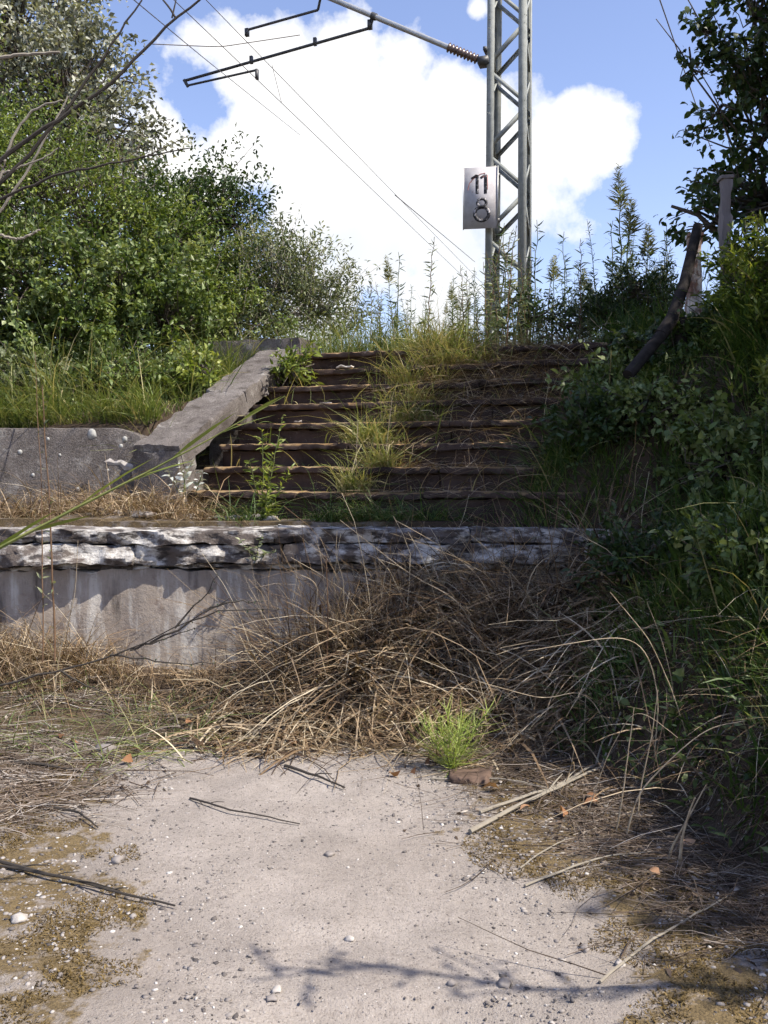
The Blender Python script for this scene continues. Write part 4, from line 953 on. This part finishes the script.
# left slope grass
B, q = sample(12000, -5.2, -1.2, 7.9, 10.4, lambda x, y: np.maximum(clumpy(x, y, 1.8, 4), 1.0 * (y < 8.25)) * (((x - S0[0]) * NV[0] + (y - S0[1]) * NV[1]) < -.42), 63)
n = len(B); D = np.stack([q.normal(0, .35, n), q.normal(-.15, .3, n) - .45 * (B[:, 1] < 8.2), np.ones(n)], -1)
g = blades(B, D, q.gamma(4, .10, n) * (.35 + clumpy(B[:, 0], B[:, 1], 3.0, 37)), q.uniform(.004, .013, n), q.uniform(.2, 1.0, n), np.clip(q.normal(.6, .22, n) + .25 * fbm(B * 2.2, 39, 2), 0, 1), seg=4, seed=64)
tag(build('slope_grass', g, M['grass_slope'], origin=(-3, 9, 2)), 'light green grass on the slope between the spotted wall and the shrubs', 'grass', kind='stuff')
# skyline grass on the plateau
B, q = sample(9500, -1.4, 3.6, 9.6, 12.5, lambda x, y: clumpy(x, y, 1.5, 5) * (((x - S0[0]) * U[0] + (y - S0[1]) * U[1]) > 2.42), 65)
n = len(B); D = np.stack([q.normal(0, .25, n), q.normal(-.1, .25, n), np.ones(n)], -1)
g = blades(B, D, q.gamma(5, .085, n), q.uniform(.004, .009, n), q.uniform(.1, .9, n), np.clip(q.normal(.45, .28, n), 0, 1), seg=3, seed=66)
tag(build('plateau_grass', g, M['grass_slope'], origin=(1, 10, 2.7)), 'mixed green and dry grass along the top of the steps', 'grass', kind='stuff')
# tussocks growing on the steps, centre strip and right part
def on_steps(n, bfun, seed):
    q = np.random.default_rng(seed); i = q.integers(0, NST, n); b = bfun(q, i, n); a = TREAD * (i + q.uniform(.15, .98, n))
    p = S0 + NV * b[:, None] + U * a[:, None]; p[:, 2] = S0[2] + RISE * (i + 1) - .01; return p, q, i
B, q, i = on_steps(4800, lambda q, i, n: np.where(q.random(n) < .93, 1.40 + .028 * i + .16 * np.sin(i * 2.4) + q.normal(0, .055 + .024 * i, n), q.uniform(.1, 3.1, n)), 67); k = clumpy(B[:, 0], B[:, 1], 5.0, 41) > q.random(len(B)) * .9; B = B[k]; i = i[k]; n = len(B)
D = np.stack([q.normal(0, .45, n), q.normal(-.4, .4, n), np.ones(n)], -1)
g = blades(B, D, q.gamma(4, .07, n) * np.where(i > 4, 1.15, .9), q.gamma(5, .0014, n), q.uniform(.1, 1.1, n), np.clip(q.normal(.80, .24, n), 0, 1), seg=4, seed=68)
tag(build('step_grass', g, M['grass_slope'], origin=S0), 'grass tufts growing out of the middle of the steps', 'grass', kind='stuff')
B, q, i = on_steps(4200, lambda q, i, n: q.uniform(1.5, 2.9, n), 69); k = q.random(len(B)) < np.where(i > 3, 1, .35); B = B[k]; i = i[k]; n = len(B)
D = np.stack([q.normal(0, .9, n), q.normal(-.5, .5, n), np.abs(q.normal(.25, .3, n)) + .05], -1)
g = blades(B, D, q.gamma(5, .07, n), q.uniform(.003, .007, n), q.uniform(.2, .9, n), np.clip(q.normal(.55, .25, n), 0, 1), seg=4, seed=70)
tag(build('step_straw', g, M['straw'], origin=S0), 'matted dead straw lying on the upper right steps', 'dead grass', kind='stuff')

def stalks(B, D, ln, rad, bend, tint, seed, K=6, sides=3, kink=0.0):
    q = np.random.default_rng(seed); n = len(B); D = unit(D); az = q.uniform(0, 6.28, n); Hh = np.stack([np.cos(az), np.sin(az), -.6 * np.ones(n)], -1)
    s = np.linspace(0, 1, K); Pn = B[:, None] + D[:, None] * (ln[:, None] * s)[..., None] + Hh[:, None] * (ln[:, None] * bend[:, None] * s ** 2)[..., None]
    Pn += np.cumsum(q.normal(size=(n, K, 3)), axis=1) * (kink * ln[:, None, None])
    gz = H(Pn[..., 0].ravel(), Pn[..., 1].ravel(), False).reshape(n, K); Pn[..., 2] = np.maximum(Pn[..., 2], gz + .012)
    return tubes(Pn, rad[:, None] * np.linspace(1, .45, K)[None], sides, tint, cap=False)
# tangle of dead stems in front of the wall
heap = lambda x, y: .50 * np.clip(.25 + .75 * clumpy(x, y, 1.9, 47) + .25 * fbm(np.stack([x * 5, y * 5, 0 * x], -1), 48, 2), .1, 1) * smooth(4.8, 5.8, y) * smooth(-1.0, -.1, x)
B, q = sample(1500, -1.6, 2.0, 4.55, 6.15, lambda x, y: smooth(-1.2, -.3, x) * smooth(1.75, 1.0, x) * smooth(4.55, 5.4, y) * clumpy(x, y, 2.5, 6), 71); n = len(B); B[:, 2] += q.uniform(0, 1, n) * heap(B[:, 0], B[:, 1])
D = np.stack([q.normal(0, 1.0, n), q.normal(-.25, .6, n), np.abs(q.normal(.28, .45, n))], -1)
g = stalks(B, D, np.minimum(q.gamma(4, .11, n), .75), .0008 + .0034 * q.random(n) ** 3, q.uniform(0, .6, n), np.clip(q.normal(.72, .27, n), 0, 1), 72, kink=.03)
B2, q = sample(9500, -1.7, 2.1, 4.6, 6.15, lambda x, y: smooth(-1.4, -.4, x) * smooth(1.7, .9, x) * smooth(4.6, 5.3, y) * clumpy(x, y, 3, 7), 73); n = len(B2); B2[:, 2] += q.uniform(0, 1, n) * heap(B2[:, 0], B2[:, 1])
D = np.stack([q.normal(0, .9, n), q.normal(-.2, .7, n), np.abs(q.normal(.4, .4, n))], -1)
blades(B2, D, q.gamma(3, .07, n), q.gamma(4, .0026, n), q.uniform(.3, 1.8, n), np.clip(q.normal(.62, .28, n), 0, 1), g=g, seg=5, seed=74)
C, q = sample(5000, -1.6, 1.6, 4.6, 6.1, lambda x, y: smooth(-1.5, -.4, x) * smooth(4.6, 5.1, y), 731); m_ = len(C); C[:, 2] += q.uniform(.01, .42, m_) * smooth(4.8, 5.6, C[:, 1]) * smooth(-.9, .1, C[:, 0])
leaves(C, rand_dir(m_, q) * [1, 1, .5], q.uniform(.02, .075, m_), q.uniform(.006, .03, m_), np.clip(q.normal(.33, .25, m_), 0, 1), g=g, seed=732, curl=.5, fold=.4)
B3, q = sample(620, -.75, 1.5, 5.55, 6.12, lambda x, y: clumpy(x, y, 3, 49), 733); n = len(B3); B3[:, 2] += .8 * heap(B3[:, 0], B3[:, 1])
D = np.stack([q.normal(-.1, .55, n), q.normal(-.15, .3, n), np.abs(q.normal(.9, .3, n))], -1); sg = stalks(B3, D, np.clip(q.normal(.72, .2, n), .3, 1.15), .001 + .0028 * q.random(n) ** 2, q.uniform(0, .55, n), np.clip(q.normal(.6, .28, n), 0, 1), 734, kink=.02)
g.add(np.concatenate(sg.v), quads=np.concatenate(sg.q), tint=np.concatenate(sg.qt))
blades(B3, D * [1.2, 1, .9], np.clip(q.normal(.55, .2, n), .2, 1), q.gamma(5, .0016, n), q.uniform(.3, 1.4, n), np.clip(q.normal(.5, .3, n), 0, 1), g=g, seg=6, seed=735)
tag(build('dead_stem_tangle', g, M['straw'], origin=(.3, 5.5, 0)), 'big tangle of dead brown stems and straw heaped before the wall', 'dead grass', kind='stuff')
# dry grass at the left foot of the wall and on the landing
B, q = sample(5200, -4.2, -.5, 5.0, 6.14, lambda x, y: smooth(5.2, 5.9, y) * clumpy(x, y, 2.2, 8) * (.35 + .65 * smooth(-1.4, -2.2, x)), 75); n = len(B)
D = np.stack([q.normal(0, .5, n), q.normal(-.1, .4, n), np.abs(q.normal(.8, .4, n))], -1)
g = blades(B, D, q.gamma(5, .075, n) * (.5 + .5 * smooth(-1.3, -2.1, B[:, 0])), q.uniform(.003, .007, n), q.uniform(.2, 1.1, n), np.clip(q.normal(.62, .22, n), 0, 1), seg=4, seed=76)
tag(build('wall_foot_straw', g, M['straw'], origin=(-2, 5.6, 0)), 'pale dry grass along the foot of the retaining wall at the left', 'dead grass', kind='stuff')
B, q = sample(4600, -4.2, -1.15, 6.75, 7.6, lambda x, y: np.maximum(clumpy(x, y, 2.6, 9) ** 1.5, .8 * smooth(.5, .1, np.abs(x + 1.75))), 77); n = len(B)
D = np.stack([q.normal(0, .5, n), q.normal(-.2, .4, n), np.abs(q.normal(.7, .4, n))], -1)
g = blades(B, D, q.gamma(4, .07, n), q.uniform(.003, .007, n), q.uniform(.3, 1.2, n), np.clip(q.normal(.6, .22, n), 0, 1), seg=4, seed=78)
tag(build('landing_straw', g, M['straw'], origin=(-2.5, 7.2, 1.1)), 'short dry grass on the landing in front of the spotted wall', 'dead grass', kind='stuff')
B, q = sample(3600, -1.2, 1.4, 6.6, 7.5, lambda x, y: np.maximum(clumpy(x, y, 2.6, 12) * .6, 1.0 * (x > -.5) * (y < 6.85)), 79); n = len(B)
D = np.stack([q.normal(0, .5, n), q.normal(-.2, .4, n), np.abs(q.normal(.9, .4, n))], -1)
g = blades(B, D, q.gamma(4, .055, n), q.uniform(.003, .008, n), q.uniform(.3, 1.4, n), np.clip(q.normal(.55, .28, n), 0, 1), seg=4, seed=80)
tag(build('landing_grass', g, M['grass_green'], origin=(0, 7.1, 1.1)), 'sparse green grass at the foot of the steps', 'grass', kind='stuff')
# path edges: green and dry wisps
B, q = sample(900, -2.4, -.7, 4.6, 5.7, lambda x, y: clumpy(x, y, 3, 13) * smooth(-.7, -1.3, x), 81); n = len(B)
D = np.stack([q.normal(0, .8, n), q.normal(0, .6, n), np.abs(q.normal(.5, .4, n))], -1)
g = blades(B, D, q.gamma(4, .045, n), q.uniform(.003, .008, n), q.uniform(.3, 1.2, n), np.clip(q.normal(.6, .25, n), 0, 1), seg=4, seed=82)
tag(build('path_edge_grass', g, M['grass_slope'], origin=(-1.6, 5, 0)), 'thin grass and wisps at the far left edge of the path', 'grass', kind='stuff')
# fallen twigs and straw lying flat: left litter and right edge
def flat_litter(n, box, dens, seed, lmax, name, label, origin, tint=(.5, .25), rad=(.0012, .0032)):
    B, q = sample(n, *box, dens, seed); n = len(B); D = np.stack([q.normal(0, 1, n), q.normal(0, .55, n), np.abs(q.normal(.03, .06, n))], -1); B[:, 2] += .012
    g = stalks(B, D, np.minimum(q.gamma(3, lmax / 6, n), .42), rad[0] + (rad[1] - rad[0]) * q.random(n) ** 2, q.uniform(0, .2, n), np.clip(q.normal(*tint, n), 0, 1), seed + 1, K=5, kink=.03)
    C, q = sample(int(n * 1.2), *box, dens, seed + 5); C[:, 2] += .014; m_ = len(C)
    leaves(C, np.stack([q.normal(size=m_), q.normal(size=m_), q.normal(.1, .2, m_)], -1), q.uniform(.012, .045, m_), q.uniform(.008, .022, m_), np.clip(q.normal(.45, .25, m_), 0, 1), g=g, seed=seed)
    return tag(build(name, g, M['litter'], origin=origin), label, 'litter', kind='stuff')
flat_litter(1500, (-2.6, -.8, 3.7, 5.6), lambda x, y: smooth(-.95, -1.45, x) * clumpy(x, y, 2.5, 14), 83, .55, 'twig_litter', 'grey dead twigs and leaf litter at the left of the path', (-1.8, 4.5, 0), (.66, .28), (.001, .0042))
flat_litter(1900, (.0, 1.9, 2.6, 5.2), lambda x, y: moss_field(x, y) * smooth(.45, .0, np.abs(x - xbank(y) + .3)) * (x < xbank(y) + .15) + .08 * moss_field(x, y), 87, .6, 'straw_litter', 'dead straw and leaf litter along the right edge of the path', (.9, 3.8, 0))
flat_litter(1100, (-1.4, .6, 4.7, 5.6), lambda x, y: smooth(4.8, 5.2, y) * clumpy(x, y, 2.5, 15), 93, .4, 'path_end_litter', 'dark leaf litter where the path meets the dead stems', (-.4, 5.2, 0), (.35, .2))
# moss cushions
B, q = sample(38000, -2.0, 1.9, 2.2, 5.0, lambda x, y: (moss_field(x, y) * clumpy(x, y, 4.5, 16) > .40) * (np.abs(x / y) < .46) * 1.0, 97); n = len(B); B[:, 2] += .008
D = np.stack([q.normal(0, .7, n), q.normal(0, .7, n), np.ones(n)], -1)
g = blades(B, D, q.uniform(.006, .02, n), q.uniform(.0025, .0055, n), .5, np.clip(q.normal(.5, .25, n), 0, 1), seg=2, seed=98)
tag(build('moss_cushions', g, M['moss'], origin=(0, 3, 0)), 'brown and olive moss spreading over both sides of the path', 'moss', kind='stuff')
# gravel
def gravel(n, dens, smin, smax, seed, name, label, dark):
    B, q = sample(n, -2.0, 1.9, 2.1, 5.6, dens, seed); n = len(B); V, T = ICO[1]
    s = smin + (smax - smin) * q.random(n) ** 3.6; tnt = np.clip(np.where(q.random(n) < dark, q.normal(.28, .14, n), q.normal(.62, .17, n)), 0, 1)
    W = V[None] * (1 + .3 * q.normal(size=(n, len(V), 1)).clip(-1.5, 1.5)) * np.stack([q.uniform(.7, 1.3, n), q.uniform(.7, 1.3, n), q.uniform(.35, .7, n)], -1)[:, None] * s[:, None, None] + (B + np.stack([0 * s, 0 * s, 0.010 + s * .05], -1))[:, None]
    TT = (T[None] + (np.arange(n) * len(V))[:, None, None]).reshape(-1, 3)
    g = Geo().add(W.reshape(-1, 3), tris=TT, tint=np.repeat(tnt, len(T)))
    tag(build(name, g, M['gravel'], origin=(0, 3.5, 0)), label, 'gravel', kind='stuff')
gravel(13000, lambda x, y: .25 + .75 * (1 - moss_field(x, y)) * clumpy(x, y, 1.5, 17) * (y < 5.2), .0014, .0065, 101, 'path_grit', 'dark grit strewn over the pale path', .6)
gravel(11000, lambda x, y: smooth(.0, .6, moss_field(x + .2 * np.sign(x), y)) * clumpy(x, y, 2.5, 18) * smooth(5.3, 4.6, y), .002, .011, 105, 'moss_gravel', 'pale pebbles among the moss beside the path', .4)

# ------------------------------------------------------------------ single stones, sticks, leaves, stems
def gz(x, y): return float(H(np.array([x]), np.array([y]))[0])
def on_ground(px, py):
    d = 4.0
    for _ in range(25):
        p = P(px, py, d); z = gz(p[0], p[1]); v = p - CAM
        d = d * np.clip((z - 1.5) / v[2] if v[2] < -1e-6 else 1, .7, 1.3)
    return P(px, py, d)
def stone(name, px, py, size, mat, label, seed, flat=.5, group=None, at=None, rough=.25):
    p = on_ground(px, py) if at is None else np.array(at); p = p + [0, 0, size * flat * .45]
    o = build(name, rock(p, size, seed, flat, .5, sub=2), M[mat], origin=p - [0, 0, size * flat * .45]); return tag(o, label, 'stone', group)
def slab_stone():
    p = on_ground(470, 780); g = rough_box(p + [0, 0, .012], unit([.95, -.2, .05]), unit([.2, .95, 0]), unit([-.05, 0, 1]), (.20, .15, .045), .016, .010, 16, 3, None, .006)
    tag(build('brown_slab', g, M['stone_brown'], origin=p), 'flat brown brick-like stone lying right below the horsetail', 'stone')
slab_stone()
stone('grey_stone', 106, 753, .06, 'stone', 'rounded reddish-grey stone at the left end of the path', 3, .6)
stone('path_stone', 20, 920, .024, 'stone_pale', 'pale broken stone in the moss at the left edge', 5, .6)
for i, (px, py, s) in enumerate([(277, 991, .012), (272, 999, .010), (505, 985, .016), (350, 940, .010), (118, 862, .02), (452, 985, .012), (620, 965, .012), (585, 950, .013), (330, 855, .012)]):
    stone('pebble', px, py, s * 1.3, 'stone' if i % 3 else 'stone_pale', 'small loose pebble lying on the pale path', 20 + i, .65, 'pebbles on the path')
q = np.random.default_rng(12)
for i in range(16):
    px = q.uniform(95, 300); d = 6.85 + q.uniform(-.12, .3); x = P(px, 512, d)[0]
    stone('rubble_stone', 0, 0, q.uniform(.025, .05), 'stone_pale' if i % 2 else 'stone', 'small rubble stone on the landing below the steps', 60 + i, .6, 'rubble on the landing', at=(x, d, gz(x, d)))
for i, (px, py, d, sx) in enumerate([(345, 370, 8.9, .16), (326, 407, 8.45, .10), (298, 426, 8.2, .05), (430, 503, 6.75, .09), (523, 500, 6.55, .10), (470, 372, 8.7, .06)]):
    p = P(px, py, d); b_ = (p - S0) @ NV; a_ = (p - S0) @ U; st = int(np.clip(a_ / TREAD, 0, NST - 1)) + 1 if a_ > 0 else 0
    p[2] = S0[2] + RISE * st if st else gz(p[0], p[1])
    g = rough_box(p + [0, 0, .008], NV, U, unit(np.array([.05, -.15, 1.0])), (sx, .06, .018), .012, .006, 22, 800 + i, None, .006)
    tag(build('stone_chip', g, M['stone_pale' if i % 3 == 0 else 'stone'], origin=p), ['pale flat chip on the second step from the top, left flight', 'pale chip halfway up the left flight', 'small chip on the left flight just below the halfway one', 'bluish pale chip on the landing below the middle tuft', 'pale chip on the landing near the dark bank', 'small pale chip in the straw of the upper right steps'][i], 'stone')
def stick(name, pts, rad, mat, label, side=(), lift=.012, k=14, cat='stick'):
    pp = path_pts([on_ground(*p) for p in pts], k, .0012, int(pts[0][0])); pp[:, 2] = [gz(a, b) for a, b in pp[:, :2]]; pp[:, 2] = pp[:, 2] + rad + .004 + .01 * np.abs(np.sin(np.linspace(0, 3.1, k)))
    r = empty(name, pp[0]); tag(r, label, cat); build('shaft', tubes(pp, np.linspace(rad, rad * .45, k), 6), M[mat], r, smooth_faces=True)
    for (t_, ln, a) in side:
        i = int(t_ * (k - 1)); d = unit(pp[min(i + 1, k - 1)] - pp[i - 1]); dd = np.array([d[0] * math.cos(a) - d[1] * math.sin(a), d[0] * math.sin(a) + d[1] * math.cos(a), .12])
        e = np.array([pp[i], pp[i] + dd * ln * .5 + Z * .004, pp[i] + dd * ln]); build('side_twig', tubes(e, np.array([rad * .5, rad * .4, rad * .25]), 5), M[mat], r)
stick('fallen_stick', [(-20, 860), (40, 878), (110, 895), (175, 909)], .0075, 'twig_dark', 'longest dark stick lying in the moss at the left edge', ((.3, .12, .3), (.6, .16, -.2), (.75, .06, .5)))
stick('fallen_stick', [(0, 868), (60, 882), (120, 893)], .005, 'twig_dark', 'thin stick lying close beside the longest dark stick', ((.5, .1, .4),))
stick('fallen_stick', [(190, 800), (230, 815), (300, 826)], .005, 'twig_dark', 'forked thin twig in the middle of the path', ((.15, .12, -.35), (.3, .07, .6)))
stick('fallen_stick', [(105, 745), (150, 748), (192, 752)], .008, 'twig_dark', 'straight dark stick at the far left end of the path')
stick('fallen_stick', [(15, 765), (50, 770), (80, 773)], .009, 'twig_dark', 'short thick stick in the twig litter at the left')
stick('fallen_stick', [(40, 808), (75, 815), (98, 830)], .007, 'twig_dark', 'bent dark stick left of the path between moss patches', ((.4, .08, .7),))
stick('fallen_stick', [(285, 768), (310, 778), (345, 790)], .008, 'twig_dark', 'dark stick at the far side of the path below the tangle', ((.5, .1, .5), (.8, .05, -.6)))
stick('fallen_stick', [(85, 790), (95, 775), (112, 765)], .004, 'twig_dark', 'small upright-pointing twig near the rounded stone', ((.5, .06, .7),))
stick('straw_stalk', [(430, 780), (490, 782), (550, 790)], .005, 'pale_stalk' if False else 'bark_pale', 'pale stalk lying right of the brown slab stone', cat='stalk')
stick('straw_stalk', [(470, 835), (540, 800), (620, 765)], .011, 'bark_pale', 'thickest pale stalk lying slanted at the foot of the bank', ((.5, .2, .2), (.3, .2, -.15)), cat='stalk')
stick('straw_stalk', [(480, 815), (560, 790), (640, 745)], .008, 'bark_pale', 'pale stalk lying parallel behind the thickest one', ((.4, .2, .15),), cat='stalk')
stick('straw_stalk', [(525, 888), (600, 862), (690, 850)], .005, 'bark_pale', 'thin pale stalk lying across the moss at the lower right', cat='stalk')
stick('straw_stalk', [(600, 985), (660, 940), (735, 895)], .005, 'bark_pale', 'thin pale stalk slanting over the lower right moss', cat='stalk')
stick('straw_stalk', [(520, 870), (560, 845), (590, 838)], .0035, 'bark_pale', 'short pale stalk at the edge of the bare path', cat='stalk')
def stem(pts, d, rad, label, mat='straw_stem', name='dry_stem'):
    p0 = P(*pts[0], d); z = gz(p0[0], p0[1]); pp = path_pts([P(x, y, d - .15 * i / len(pts)) for i, (x, y) in enumerate(pts)], 22, .0005, pts[0][0])
    if pp[0][2] > z:
        back = unit(pp[0] - pp[3]); back[2] = 0; drop = pp[0][2] - z; g0 = pp[0] + back * drop * .45; g0[2] = gz(g0[0], g0[1]) - .03
        pp = path_pts(np.vstack([g0, (g0 + pp[0]) / 2 + [0, 0, drop * .12], pp]), 34)
        for _ in range(6): pp[1:-1] = pp[1:-1] * .5 + (pp[:-2] + pp[2:]) * .25
    o = build(name, tubes(pp, np.linspace(rad, rad * .4, len(pp)) * .8, 6), M[mat], origin=pp[0]); tag(o, label, 'stem')
M['straw_stem'] = plain_mat('straw_stem', (.24, .18, .115), (.50, .42, .30), 25, .7)
stem([(655, 745), (635, 700), (610, 650), (640, 634), (600, 637), (530, 650)][:1] + [(660, 700), (650, 655), (636, 634), (590, 640), (528, 651)], 4.3, .0045, 'pale dry stem kinked sharply to the left above the bank foot')
stem([(690, 745), (672, 690), (650, 640), (610, 592)], 4.25, .004, 'dry stem leaning up to the left over the dark grass')
stem([(672, 680), (662, 640), (647, 602)], 4.4, .0035, 'short dry stem crossing behind the kinked stem')
stem([(614, 845), (622, 800), (634, 708)], 3.75, .0045, 'straight pale upright stem at the foot of the bank', )
stem([(634, 708), (650, 715), (678, 738)], 3.7, .003, 'thin stem hanging from the top of the straight upright one')
stem([(640, 790), (652, 735), (658, 690)], 3.9, .0045, 'second upright dry stem right of the straight pale one')
stem([(640, 790), (680, 750), (710, 726), (745, 721)], 3.7, .0055, 'long dry stem arching right over the bank foot')
stem([(682, 838), (690, 810), (695, 798)], 3.4, .009, 'thick broken stub at the bank foot')
stem([(670, 850), (690, 815), (706, 785)], 3.45, .006, 'slanting dry stub beside the thick broken one')
stem([(580, 690), (545, 700), (480, 682)], 4.6, .004, 'dark-shadowed dry stem lying over the tangle right of the horsetail')
stem([(640, 590), (590, 630), (500, 648)], 5.0, .0035, 'faint dry stem crossing the dark grass')
stem([(327, 660), (328, 610), (326, 555)], 5.5, .008, 'reddish upright dry stalk in front of the wall end', 'stem_brown')
stem([(330, 690), (312, 620), (322, 580), (300, 575)], 5.4, .005, 'curved pale stalk arching at the right end of the lit wall')
stem([(480, 575), (440, 545), (395, 520)], 5.6, .005, 'dry stalk slanting up to the left above the tangle')
stem([(530, 595), (500, 560), (465, 530)], 5.6, .004, 'dry stalk slanting above the right half of the tangle')
stem([(460, 600), (410, 575), (340, 520)], 5.5, .004, 'long thin stalk leaning left across the dark coping')
stem([(60, 650), (75, 600), (78, 540)], 5.3, .004, 'dry stalk standing at the far left before the wall')
stem([(355, 505), (356, 460), (358, 420)], 7.3, .008, 'dry stalk standing before the left half of the steps', 'straw_stem')
stem([(383, 500), (386, 450), (392, 400)], 7.4, .006, 'taller dry stalk beside the grass in the middle of the steps', 'straw_stem')
stem([(585, 370), (600, 335), (612, 312)], 9.0, .010, 'pale dry cane leaning at the top right of the steps'); stem([(630, 370), (612, 340), (590, 318)], 8.9, .010, 'pale dry cane leaning left at the top right of the steps')
# fallen leaves
q = np.random.default_rng(15); LV = []
for i, (px, py) in enumerate([(132, 762), (128, 756), (190, 725), (225, 712), (300, 748), (585, 800), (600, 808), (680, 845), (560, 815), (530, 812), (430, 768), (415, 778), (60, 742), (75, 748), (700, 850), (660, 880), (500, 795), (390, 775)]):
    p = on_ground(px, py) + [0, 0, .02]; a = q.uniform(0, 6.28); s = q.uniform(.05, .085)
    g = leaves(p[None], np.array([[math.cos(a), math.sin(a), .15]]), s, s * .65, q.random(), seed=int(i + 30), fold=.35)
    side = 'left' if px < 330 else 'right'
    tag(build('fallen_leaf', g, M['brown_leaf'], origin=p), 'curled brown fallen leaf in the litter on the %s of the path' % side, 'leaf', 'fallen leaves on the %s' % side)
